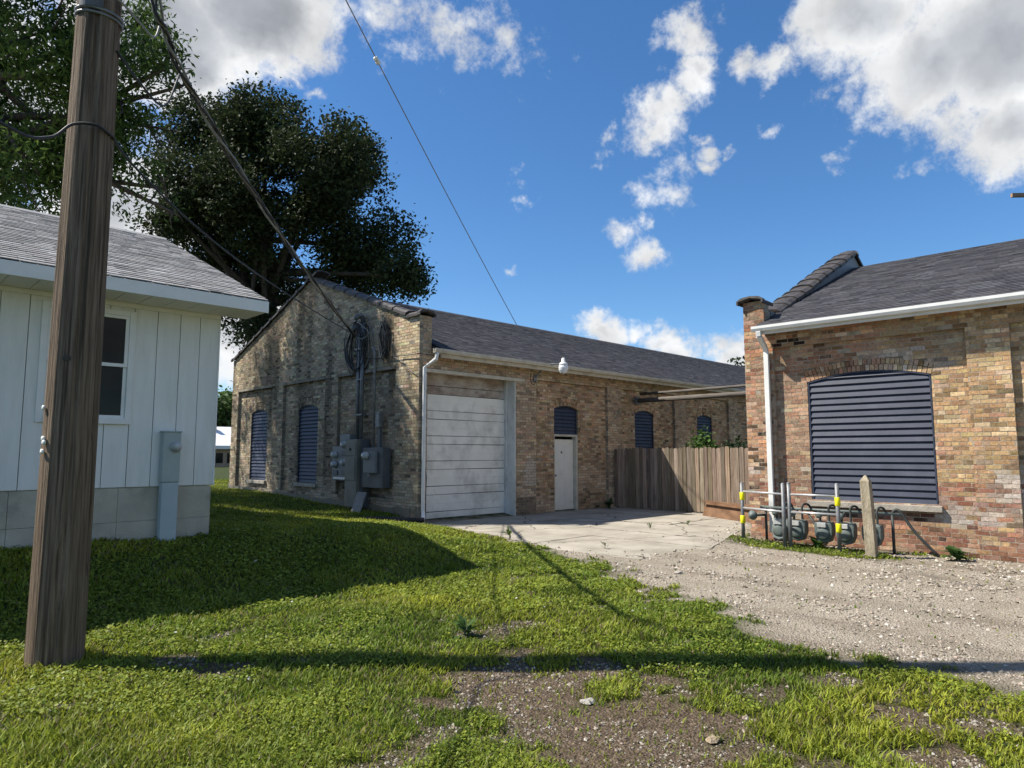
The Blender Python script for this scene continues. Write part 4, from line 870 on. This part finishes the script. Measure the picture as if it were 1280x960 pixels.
a, b = V(16.3, 9.45, 0), V(15.35, 7.5, 0); mb = MB(); mb.obox((a + b) / 2 + V(.05, 0, .20), (b - a) / 2, V(.018, -.009, 0), V(.06, -.03, .20)); mb.build('plate', M['rust'], pt_, bevel=.004)
mb = MB(); mb.bar(a + V(-.04, .02, .39), b + V(-.04, .02, .37), .05, .03); mb.build('edge_flange', M['rust'], pt_)

# ------------------------------------------------------------------ gas meters and guard rail
gr = thing('guard_rail', 'grey pipe guard rail with yellow bands before the gas meters', 'guard rail', (12.3, 5.4, 0))
GP = [(12.55, 6.45, 1.04), (12.16, 5.47, 1.07), (12.20, 5.385, 1.08), (12.22, 4.56, 1.09)]
for (x, y, h) in GP:
    mb = MB(); mb.tube([(x, y, -.1), (x + random.uniform(-.012, .012), y, h)], .034, 12); po = mb.build('post', M['steel'], gr, True)
    mb = MB(); mb.lathe((x, y, h - .01), [(.036, 0), (.036, .015), (.02, .03)], 12); mb.build('cap', M['steel'], po, True)
    if y in (6.45, 4.56):
        for z in (.36, .80): mb = MB(); mb.lathe((x, y, z - .075), [(.040, 0), (.046, .008), (.046, .142), (.040, .15)], 14); mb.build('yellow_band', M['yellow'], po, True)
for z in (.58, .89):
    for a, b in ((GP[0], GP[1]), (GP[2], GP[3])): mb = MB(); mb.tube([(a[0], a[1], z), (b[0], b[1], z)], .020, 10); mb.build('rail', mat('bright_rail', (.45, .45, .45), (.55, .55, .55), 5, .35, metal=.5), gr, True)
cp = thing('bollard', 'square weathered post with pyramid top by the louvred opening', 'post', (11.97, 3.97, 0))
mb = MB(); hw = .074; zt = 1.17; c0 = V(11.97, 3.97, 0); lean = V(-.02, .03, 0); i = []
for z, s in ((-.15, 1.08), (.3, 1.04), (.8, .98), (zt, .95), (zt + .09, .18)):
    o_ = c0 + lean * max(z, 0) + V(0, 0, z); i.append([mb.pt(o_ + (V(UB.x, UB.y, 0) * a + V(NB.x, NB.y, 0) * b) * hw * s + V(random.uniform(-.004, .004), random.uniform(-.004, .004), 0)) for a, b in ((-1, -1), (1, -1), (1, 1), (-1, 1))])
for A, B in zip(i, i[1:]):
    for k in range(4): mb.f.append((A[k], A[(k + 1) % 4], B[(k + 1) % 4], B[k]))
mb.f.append(tuple(i[-1])); mb.build('shaft', M['cpost'], cp, bevel=.008)
man = thing('gas_manifold', 'dark pipework header feeding the row of gas meters', 'pipework', (12.62, 5.3, 0))
mb = MB(); mb.tube([PH(.35, -.30, .60), PH(2.75, -.30, .60)], .026, 10); mb.build('header_pipe', M['gas'], man, True)
for s in (.45, 2.62): mb = MB(); mb.tube([PH(s, -.30, -.1), PH(s, -.30, .60)], .024, 10); mb.build('riser', M['gasblk'], man, True)
mb = MB(); mb.tube([PH(1.2, -.25, .55), PH(1.55, -.30, .02)], .022, 8); mb.build('brace_pipe', M['gasblk'], man, True)
mb = MB(); mb.tube(spline([PH(2.62, -.30, .60), PH(2.66, -.30, .66), PH(2.74, -.30, .64), PH(2.95, -.26, .30), PH(3.25, -.22, -.05)], 5), .024, 8); mb.build('inlet_pipe', M['gasblk'], man, True)
mb = MB(); mb.lathe(PH(.30, -.48, .46), [(.03, 0), (.08, .03), (.09, .06), (.08, .09), (.05, .12), (.02, .15)], 16, NB); mb.build('regulator', M['gas'], man, True)
mb = MB(); mb.tube([PH(.30, -.46, .46), PH(.45, -.32, .46)], .024, 8); mb.build('regulator_pipe', M['gasblk'], man, True)
glab = ['gas meter tilted forward beside the white downspout', 'gas meter half hidden behind the paired guard posts', 'middle gas meter of the row under the louvred opening', 'gas meter just left of the right yellow banded post', 'rightmost gas meter between banded post and weathered bollard']
Zv = V(0, 0, 1)
for k, s in enumerate((.80, 1.12, 1.58, 1.94, 2.36)):
    t = thing('gas_meter', glab[k], 'gas meter', PH(s, -.48, .04), 'gas meters along the brick wall')
    W = lambda u, v, n_: PH(s, -.48, .20) + (UB * u + (Zv * 1.0) * v + NB * n_)
    mb = MB(); prof = [(-.14, .27), (.14, .27), (.155, .20), (.15, .05), (.10, -.07), (.0, -.10), (-.10, -.07), (-.15, .05), (-.155, .20)]
    tilt = V(0, 0, 0) if k else NB * .0
    mb.extrude(prof, W(0, -.05, -.09), UB, Zv + (NB * -.35 if k == 0 else V(0, 0, 0)), NB * .19); body = mb.build('body', M['gas'], t, bevel=.02)
    mb = MB(); mb.lathe(W(0, .02, .10), [(.115, 0), (.115, .014), (.085, .035), (.03, .042)], 16, NB); mb.build('diaphragm_cover', M['gas'], t, True)
    mb = MB(); mb.obox(W(-.01, .17, .12), UB * .075, Zv * .042, NB * .03); mb.build('index_box', M['dial'], t, bevel=.008)
    for u in (-.075, .075):
        mb = MB(); mb.tube(spline([W(u, .19, -.0), W(u, .30, -.02), W(u, .34, -.08), W(u, .40 - .02, -.18)], 5) if u < 0 else spline([W(u, .19, 0), W(u, .38, 0), W(u, .46, -.01), W(u + .02, .50, -.05), W(u + .05, .50, -.12), W(u + .07, .46, -.18), W(u + .07, .38, -.20)], 5), .020, 8); mb.build('pipe', M['gasblk'], t, True)
        mb = MB(); mb.lathe(W(u, .19, 0), [(.032, 0), (.032, .035), (.025, .045)], 8); mb.build('union_nut', M['gas'], t)
    mb = MB(); mb.lathe(W(-.075, .33, .03), [(.02, 0), (.055, .012), (.06, .03), (.03, .06)], 12, NB); mb.build('regulator', M['gas'], t, True)

# ------------------------------------------------------------------ far houses
fh = thing('house', 'distant tan house with white roof seen between white house and workshop', 'house', (25, 62.6, 0))
mb = MB(); mb.box(21, 27.8, 62.6, 68, 0, 2.1); mb.build('wall', M['tan'], fh)
mb = MB(); mb.extrude([(-.5, 0), (6, 0), (6, .3), (2.75, 2.1), (-.5, .3)], (20.7, 62.6, 2.05), (0, 1, 0), (0, 0, 1), (7.4, 0, 0)); mb.build('roof', M['tin'], fh)
for x in (24.6, 25.6, 26.4): mb = MB(); mb.box(x, x + .6, 62.55, 62.6, .8, 1.7); mb.build('window', M['glass'], fh)
mb = MB(); mb.box(24.9, 25.3, 64.5, 65, 3.4, 4.4); mb.build('chimney', M['tan'], fh)

# ------------------------------------------------------------------ trees
def leaf_mesh(cent, size, elong, rng, col, droop, spread, per):
    n = len(cent) * per; c = np.repeat(cent, per, 0) + rng.normal(0, 1, (n, 3)) * np.array(spread)
    nrm = rng.normal(0, 1, (n, 3)); nrm[:, 2] = np.abs(nrm[:, 2]) + .35; nrm /= np.linalg.norm(nrm, axis=1)[:, None]
    d = rng.normal(0, 1, (n, 3)); d[:, 2] -= droop; d -= nrm * (d * nrm).sum(1)[:, None]; d /= np.linalg.norm(d, axis=1)[:, None]
    s = np.cross(nrm, d); L = size * rng.uniform(.6, 1.35, n)[:, None]; Wd = L * elong
    v = np.stack([c - d * L * .5, c + s * Wd * .5 + nrm * L * .06, c + d * L * .5 - nrm * L * .1, c - s * Wd * .5 + nrm * L * .06], 1)
    cc = np.repeat(col, per, 0) * rng.uniform(.7, 1.3, n)[:, None]
    return v.reshape(-1, 3), np.arange(n * 4).reshape(n, 4), np.repeat(cc, 4, 0)
def tree(name, label, base, trunk_top, tr, lobes, nclu, per, size, elong, c1, c2, m, seed, droop=.4, spread=.22, gap=.42, group=None, limbs=True):
    rng = np.random.default_rng(seed); t = thing(name, label, 'tree', base, group); base = Vector(base); top = Vector(trunk_top); lb_ = np.array(lobes)
    mb = MB(); pts = [base.lerp(top, i / 8) + V(rng.normal(0, tr * .25), rng.normal(0, tr * .25), 0) * (0 < i) for i in range(9)]
    pts[0] = base - V(0, 0, .3); mb.tube(pts, [tr * (1.35 if i == 0 else 1) * (1 - .07 * i) for i in range(9)], 10)
    cl = []
    vol = lb_[:, 3] ** 2.3; vol = vol / vol.sum()
    if limbs:
        for k, (x, y, z, r) in enumerate(lobes):
            c = Vector((x, y, z)); s = pts[int(rng.integers(4, 9))]; mid = s.lerp(c, .5) + V(rng.normal(0, .3), rng.normal(0, .3), rng.normal(.3, .3))
            q = spline([s, mid, c], 4); mb.tube(q, [tr * .32 * (1 - .8 * i / len(q)) for i in range(len(q))], 6)
            for j in range(5):
                dv = rng.normal(0, 1, 3); dv /= np.linalg.norm(dv); e = c + Vector(dv) * r * .92; mm = c.lerp(e, .5) + V(*rng.normal(0, .12 * r, 3))
                mb.tube([c, mm, e], [tr * .08, tr * .05, tr * .02], 5)
    mb.build('trunk', M['bark'], t, True)
    n = int(nclu * 1.9); li = rng.choice(len(lobes), n, p=vol); d = rng.normal(0, 1, (n, 3)); d /= np.linalg.norm(d, axis=1)[:, None]
    rr_ = lb_[li, 3][:, None] * rng.random((n, 1)) ** .42 * np.array([[1, 1, .92]]); P = lb_[li, :3] + d * rr_
    nn = fbm(P[:, 0], P[:, 1], P[:, 2], .75, 3); keep = nn > np.quantile(nn, gap); P = P[keep][:nclu]; nn = nn[keep][:nclu]
    w = np.clip(rng.normal(.5, .28, len(P)), 0, 1)[:, None]; col = np.array(c1) * (1 - w) + np.array(c2) * w
    v, f_, c_ = leaf_mesh(P, size, elong, rng, col, droop, (spread,) * 3, per)
    add('crown', np_mesh('crown', v, f_, c_, M[m], False), t); return t
OAK = [(13.8,30.9,16.6,2.38),(12.8,35.4,17.4,2.56),(14.7,27.2,14.5,2.43),(18.3,30.4,14.9,2.15),(10.7,32.7,13.8,1.77),(14.4,30.2,12.8,3.21),(13.2,34.7,12.6,2.92),(17.0,27.7,11.3,1.69),(18.7,27.1,11.9,1.16),(17.3,24.5,9.4,1.05),(14.1,33.7,9.3,2.00),(16.2,29.7,10.1,2.31),(13.4,31.2,6.9,0.89),(18.7,29.3,10.5,1.37),(13.1,29.8,16.9,1.48),(16.4,28.0,15.9,1.59),(9.9,32.2,12.7,1.50),(15.0,30.2,7.1,2.25),(12.4,30.2,13.4,2.17),(18.5,25.3,9.5,0.66),(13.2,33.3,18.2,1.44)]
tree('oak_tree', 'large dark oak rising behind the brick gable', (14.6, 31.2, .4), (14.4, 31.0, 13.5), .55, OAK, 3100, 40, .185, .62, (.022, .034, .014), (.056, .076, .028), 'leaf_dark', 4, .2, .30, .40)
NEAR = [(3.5,21.9,13.3,2.44),(5.1,20.8,11.6,1.61),(1.9,26.4,12.5,3.43),(3.2,21.9,9.5,1.93),(5.2,22.4,9.9,1.56),(6.2,21.8,11.4,1.01),(5.8,19.4,12.1,0.92),(6.4,24.1,15.9,1.2),(0.1,25.2,14.2,3.56),(1.4,26.5,9.6,2.86),(0.2,26.0,18.6,3.2),(6.6,21.5,9.5,0.72),(4.4,22.1,11.1,1.83),(-0.7,27.0,19.7,3.56),(-1.7,30.5,13.3,3.77),(6.8,21.4,8.8,0.53),(6.4,19.9,12.0,0.50)]
tree('shade_tree', 'tall leafy green tree overhanging the white house roof at top left', (.8, 26.0, .45), (1.4, 25.0, 14.0), .5, NEAR, 2900, 36, .21, .32, (.036, .070, .018), (.110, .170, .036), 'leaf', 5, 1.3, .25, .58)
for k, (x, y, h, r, lab) in enumerate(((28.2, 75.5, 8.8, 3.4, 'distant green tree behind the tan house, left one'), (36.0, 86.0, 10.2, 4.2, 'distant green tree behind the tan house, right one'))):
    lb = [(x + random.uniform(-1, 1) * r * .6, y + random.uniform(-1, 1) * r * .6, h * random.uniform(.35, .8), r * random.uniform(.45, .65)) for _ in range(9)]
    tree('distant_tree', lab, (x, y, 0), (x, y, h * .7), .3, lb, 420, 14, .5, .6, (.045, .085, .025), (.09, .14, .04), 'leaf', 60 + k, .3, .5, .3, 'distant trees past the houses')
lb = [(55.9 + a, 28.5 + b, 8.0 + c, r) for a, b, c, r in ((0, 0, 0, 1.5), (1.5, -1.4, .3, 1.4), (-1, 1, -.8, 1.3), (2.5, -3, -.3, 1.6))]
tree('distant_tree', 'small treetop just showing over the far end of the workshop roof', (55.9, 28.5, 0), (55.9, 28.5, 7.5), .25, lb, 200, 12, .4, .6, (.025, .04, .016), (.05, .07, .025), 'leaf_dark', 70, .3, .4, .3)

# ------------------------------------------------------------------ grass, gravel, weeds
FOOT = [(-7, 4.0, 10.13, 19, 0), (GX - .02, 40, WY, 24, 0)]
def sample(n, rmin, rmax, expo, seed, spreaddeg=46):
    rng = np.random.default_rng(seed); u = rng.random(n); e_ = 2 - expo
    d = (rmin ** e_ + u * (rmax ** e_ - rmin ** e_)) ** (1 / e_); a = rad(44.6) + rad(spreaddeg) * rng.uniform(-1, 1, n)
    x, y = d * np.cos(a), d * np.sin(a); ok = ~((x < 3.97) & (x > -7) & (y > 10.12) & (y < 18.2)) & ~((x > GX - .01) & (y > WY + .0) & (y < 24)) & ~((np.hypot(x - PX, y - PY) < .19))
    inB = (np.stack([x, y], -1) - np.array([PB.x, PB.y])) @ np.array([IN.x, IN.y]); ok &= ~((inB > -.02) & (y < 6.6))
    return x[ok], y[ok], d[ok], rng
x, y, d, rng = sample(560000, 2.3, 34, 1.62, 1)
mg_, md_ = masks(x, y); sd_ = poly_sd(x, y, SLAB)
pk = (1 - .992 * sst(.12, .6, mg_)) * (1 - .9 * sst(.25, .8, md_)); jn = np.minimum(np.minimum(np.abs(x + .03 * y - 11.05), np.abs(x + .03 * y - 13.9)), np.minimum(np.abs(y - .02 * x - 8.55), np.abs(y - .02 * x - 10.9)))
pk = np.where(sd_ < .02, np.where((jn < .022) & (fbm(x, y, 15, 1.6, 3) > .5), .9, 0), pk)
k = rng.random(len(x)) < pk; x, y, d, mg_, md_ = x[k], y[k], d[k], mg_[k], md_[k]; n = len(x); z = gz(x, y) - .006
patch = fbm(x, y, 60, .8, 4); pat2 = fbm(x, y, 91, 2.6, 3); thin = np.clip(mg_ + md_, 0, 1)
tall = sst(.50, .68, fbm(x, y, 23, 1.3, 4)) + .6 * sst(6.5, 5.0, np.hypot(x - 5.6, y - 3.2)) * 0
H = (.030 + .045 * rng.random(n) ** 1.5) * (.8 + .5 * tall) * (1 - .4 * thin) * (1 + .9 * sst(.42, .24, np.hypot(x - PX, y - PY))); Wb = .0042 * rng.uniform(.7, 1.5, n) * np.clip(d / 4.2, .9, 3.2)
az = rng.uniform(0, 2 * math.pi, n); be = H * rng.uniform(.25, 1.1, n); wa = az + rng.normal(math.pi / 2, .5, n)
ux, uy = np.cos(wa) * Wb, np.sin(wa) * Wb; bx, by = np.cos(az) * be, np.sin(az) * be
P0 = np.stack([x - ux, y - uy, z], -1); P1 = np.stack([x + ux, y + uy, z], -1)
P2 = np.stack([x - ux * .8 + bx * .35, y - uy * .8 + by * .35, z + H * .62], -1); P3 = np.stack([x + ux * .8 + bx * .35, y + uy * .8 + by * .35, z + H * .62], -1); P4 = np.stack([x + bx, y + by, z + H], -1)
vv = np.stack([P0, P1, P2, P3, P4], 1); base_i = (np.arange(n) * 5)[:, None, None]; ff = (np.array([[0, 1, 2], [1, 3, 2], [2, 3, 4]])[None] + base_i).reshape(-1, 3)
w1 = np.clip((patch - .5) * 2.6 + .5 + rng.normal(0, .18, n), 0, 1)[:, None]; cc = np.array((.140, .208, .024)) * (1 - w1) + np.array((.330, .350, .038)) * w1
cc = cc * np.clip(.62 + .75 * pat2, .5, 1.3)[:, None] * rng.uniform(.6, 1.25, (n, 1)); dry = (rng.random(n) < .06 + .16 * thin + .10 * sst(.55, .7, pat2))[:, None]; cc = np.where(dry, np.array((.24, .19, .10)) * rng.uniform(.6, 1.1, (n, 1)), cc)
tag(add('grass', np_mesh('grass', vv.reshape(-1, 3), ff, np.repeat(cc, 5, 0), M['grass'])), 'short green lawn grass around the drive', 'grass', kind='stuff')
# broad leaved clover and plantain in the lawn
x, y, d, rng = sample(240000, 2.3, 16, 1.6, 2); mg_, md_ = masks(x, y)
k = (rng.random(len(x)) < (1 - 1.0 * sst(.02, .25, mg_)) * (1 - 1.0 * sst(.1, .5, md_)) * sst(.40, .56, fbm(x, y, 40, 1.7, 4))) & (poly_sd(x, y, SLAB) > .02); x, y, d = x[k], y[k], d[k]; n = len(x)
cz = gz(x, y) + rng.uniform(.015, .055, n); sz = rng.uniform(.007, .015, n) * np.clip(d / 5, .9, 2); c = np.stack([x, y, cz], -1)
nr = rng.normal(0, .45, (n, 3)); nr[:, 2] = 1; nr /= np.linalg.norm(nr, axis=1)[:, None]; d1 = rng.normal(0, 1, (n, 3)); d1 -= nr * (d1 * nr).sum(1)[:, None]; d1 /= np.linalg.norm(d1, axis=1)[:, None]; d2 = np.cross(nr, d1); sz = sz[:, None]
vv = np.stack([c - d1 * sz, c + d2 * sz * .7, c + d1 * sz, c - d2 * sz * .7], 1); w1 = rng.random((n, 1)); cc = np.array((.135, .205, .027)) * (1 - w1) + np.array((.290, .325, .040)) * w1
fl_ = rng.random((n, 1)) < .002; cc = np.where(fl_, np.array((.6, .6, .55)), cc)
tag(add('clover', np_mesh('clover', vv.reshape(-1, 3), np.arange(n * 4).reshape(n, 4), np.repeat(cc, 4, 0), M['grass'])), 'broad leaved clover growing among the lawn grass', 'clover', kind='stuff')
# pebbles
OCT = np.array([[1, 0, 0], [0, 1, 0], [-1, 0, 0], [0, -1, 0], [0, 0, 1], [0, 0, -1]], float); OF = np.array([[0, 1, 4], [1, 2, 4], [2, 3, 4], [3, 0, 4], [1, 0, 5], [2, 1, 5], [3, 2, 5], [0, 3, 5]])
x, y, d, rng = sample(190000, 2.3, 19, 1.35, 3); mg_, md_ = masks(x, y); sd_ = poly_sd(x, y, SLAB); cl_ = fbm(x, y, 70, 2.4, 4)
k = (rng.random(len(x)) < np.maximum(.9 * sst(.2, .8, mg_) * (.12 + .88 * sst(.44, .6, cl_)), .9 * sst(.25, .7, md_) * sst(.42, .56, cl_) + .08 * sst(.3, .8, md_))) & ((sd_ > 0) | ((rng.random(len(x)) < .5 * sst(-.9, .0, sd_) ** 2) & (y < 10))); x, y, d, md_, sd_ = x[k], y[k], d[k], md_[k], sd_[k]; n = len(x)
sz = (.004 + .016 * rng.random(n) ** 4) * np.clip(d / 6, .75, 1.6); q = OCT[None] * rng.uniform(.6, 1.25, (n, 6, 1)) * sz[:, None, None] * np.array([1, 1, .7]); a = rng.uniform(0, 6.28, n); ca, sa = np.cos(a)[:, None], np.sin(a)[:, None]
qx = q[..., 0] * ca - q[..., 1] * sa; qy = (q[..., 0] * sa + q[..., 1] * ca); tl = rng.normal(0, .35, (n, 1)); vv = np.stack([qx + x[:, None], qy + y[:, None], q[..., 2] + qx * tl + (np.where(sd_ < -.02, .008, gz(x, y)) + sz * .25)[:, None]], -1)
pal = np.array([(.38, .335, .27), (.47, .425, .36), (.30, .26, .205), (.22, .185, .15), (.55, .51, .45), (.37, .29, .23)]); cc = pal[rng.choice(6, n, p=[.3, .14, .24, .18, .05, .09])] * rng.uniform(.75, 1.15, (n, 1)) * np.where(md_ > .3, .8, 1)[:, None]
ff = (OF[None] + (np.arange(n) * 6)[:, None, None]).reshape(-1, 3)
tag(add('gravel', np_mesh('gravel', vv.reshape(-1, 3), ff, np.repeat(cc, 6, 0), M['stone'])), 'loose pale gravel on the drive and bare dirt', 'gravel', kind='stuff')
def rock(label, x, y, s, col, seed):
    rng = np.random.default_rng(seed); mb = MB(); mb.cur = col; n = 9
    prof = [(.05, -.5), (.75, -.4), (1, 0), (.8, .35), (.35, .55)]
    mb.lathe((0, 0, 0), prof, n); z0 = float(gz(x, y)); j = rng.uniform(.72, 1.22, len(mb.v))
    mb.v = [(x + p[0] * s * j[i] * 1.35, y + p[1] * s * j[i], z0 + s * .25 + p[2] * s * .75 * j[i]) for i, p in enumerate(mb.v)]
    tag(mb.build('rock', M['stone'], None), label, 'rock')
rock('white rock lying in the bare dirt patch', 3.62, 2.98, .042, (.33, .31, .27), 1)
rock('flat tan rock lowest in the bare dirt', 3.63, 2.09, .042, (.28, .22, .15), 2)
rock('pale rock at the gravel edge near the slab corner', 8.25, 5.2, .055, (.36, .32, .27), 3)
def weed(label, x, y, n, h, w, col, seed, up=.6, cat='weed', name='weed_plant', dead=0, z0=None):
    rng = np.random.default_rng(seed); z0 = float(gz(x, y)) if z0 is None else z0; t = thing(name, label, cat, (x, y, z0)); vs, fs, cs = [], [], []; st = MB()
    for k in range(n):
        a = rng.uniform(0, 6.28); L = h * rng.uniform(.5, 1.1); el = np.clip(rng.normal(up, .25), .05, 1.4); root = np.array([x, y, z0]) + rng.normal(0, h * .06, 3) * [1, 1, 0]
        sp_ = rng.uniform(0, .55) * h * min(1, n / 14); root = root + np.array([0, 0, sp_]); dv = np.array([math.cos(a) * math.cos(el), math.sin(a) * math.cos(el), math.sin(el)]); sd = np.array([-math.sin(a), math.cos(a), 0])
        pr = [(0, .1), (.35, .9), (.7, .8), (1, .03)]; b0 = len(vs)
        for (tt, ww) in pr:
            c = root + dv * L * tt - np.array([0, 0, .35 * L * tt * tt]); vs += [c - sd * w * ww * L, c + sd * w * ww * L]; cs += [np.array(col) * rng.uniform(.8, 1.2)] * 2
        for i in range(3): fs.append((b0 + 2 * i, b0 + 2 * i + 1, b0 + 2 * i + 3, b0 + 2 * i + 2))
    st.tube([(x, y, z0 - .02), (x, y, z0 + .3 * h), (x + .01, y, z0 + .62 * h)], [.006, .005, .003], 6); st.cur = (1, 1, 1); so_ = st.build('stem', M['bark'], t)
    add('foliage', np_mesh('foliage', vs, fs, cs, M['grass']), t); return t
weed('upright leafy weed beside the bare dirt in the lawn', 4.1, 4.75, 22, .19, .15, (.07, .13, .03), 1, .8)
weed('low broad weed on the gravel against the brick wall', 12.6, 2.95, 34, .30, .22, (.055, .11, .03), 2, .6)
weed('weed growing in a slab crack nearest the grass', 9.5, 7.4, 12, .16, .10, (.09, .12, .035), 3, .9, z0=.01)
weed('weed growing in a slab crack before the fence', 12.6, 8.6, 12, .17, .10, (.075, .11, .03), 4, .9, z0=.01)
weed('weed growing at the foot of the brick beside the fence', 16.4, 12.6, 26, .30, .2, (.04, .08, .025), 5, .8, z0=.01)
weed('weed growing in a slab joint toward the rusty plate', 13.95, 8.5, 10, .14, .10, (.08, .11, .03), 6, .9, z0=.01)
weed('low weed sprouting between gas meters', 12.5, 5.05, 22, .28, .16, (.06, .13, .03), 7, .8)
weed('weed spike at the grass edge nearest the garage slab', 8.7, 8.9, 14, .26, .10, (.09, .14, .03), 8, 1.0)
bs = thing('shrub', 'bright green bush showing above the fence top', 'shrub', (18.2, 10.6, 0)); rng = np.random.default_rng(12)
mb = MB()
for k in range(6): mb.tube([(18.2, 10.6, -.1), (18.2 + rng.normal(0, .15), 10.6 + rng.normal(0, .15), 1.0), (18.2 + rng.normal(0, .3), 10.6 + rng.normal(0, .25), 2.0)], [.025, .018, .006], 6)
mb.build('stem', M['bark'], bs, True); P = np.array([18.2, 10.5, 1.75]) + rng.normal(0, 1, (70, 3)) * np.array([.18, .16, .20]); col = np.array((.07, .13, .03)) * rng.uniform(.7, 1.3, (70, 1))
v, f_, c_ = leaf_mesh(P, .14, .5, rng, col, .2, (.1, .1, .1), 10); add('foliage', np_mesh('foliage', v, f_, c_, M['leaf']), bs)
bs = thing('shrub', 'small dark bush right of the bright one above the fence', 'shrub', (18.4, 9.6, 0)); mb = MB(); mb.tube([(18.4, 9.6, -.1), (18.4, 9.6, 1.6)], [.03, .01], 6); mb.build('stem', M['bark'], bs, True)
P = np.array([18.4, 9.55, 1.6]) + rng.normal(0, 1, (60, 3)) * np.array([.16, .2, .15]); v, f_, c_ = leaf_mesh(P, .13, .5, rng, np.array((.025, .045, .018)) * rng.uniform(.7, 1.3, (60, 1)), .2, (.1, .1, .1), 10); add('foliage', np_mesh('foliage', v, f_, c_, M['leaf_dark']), bs)
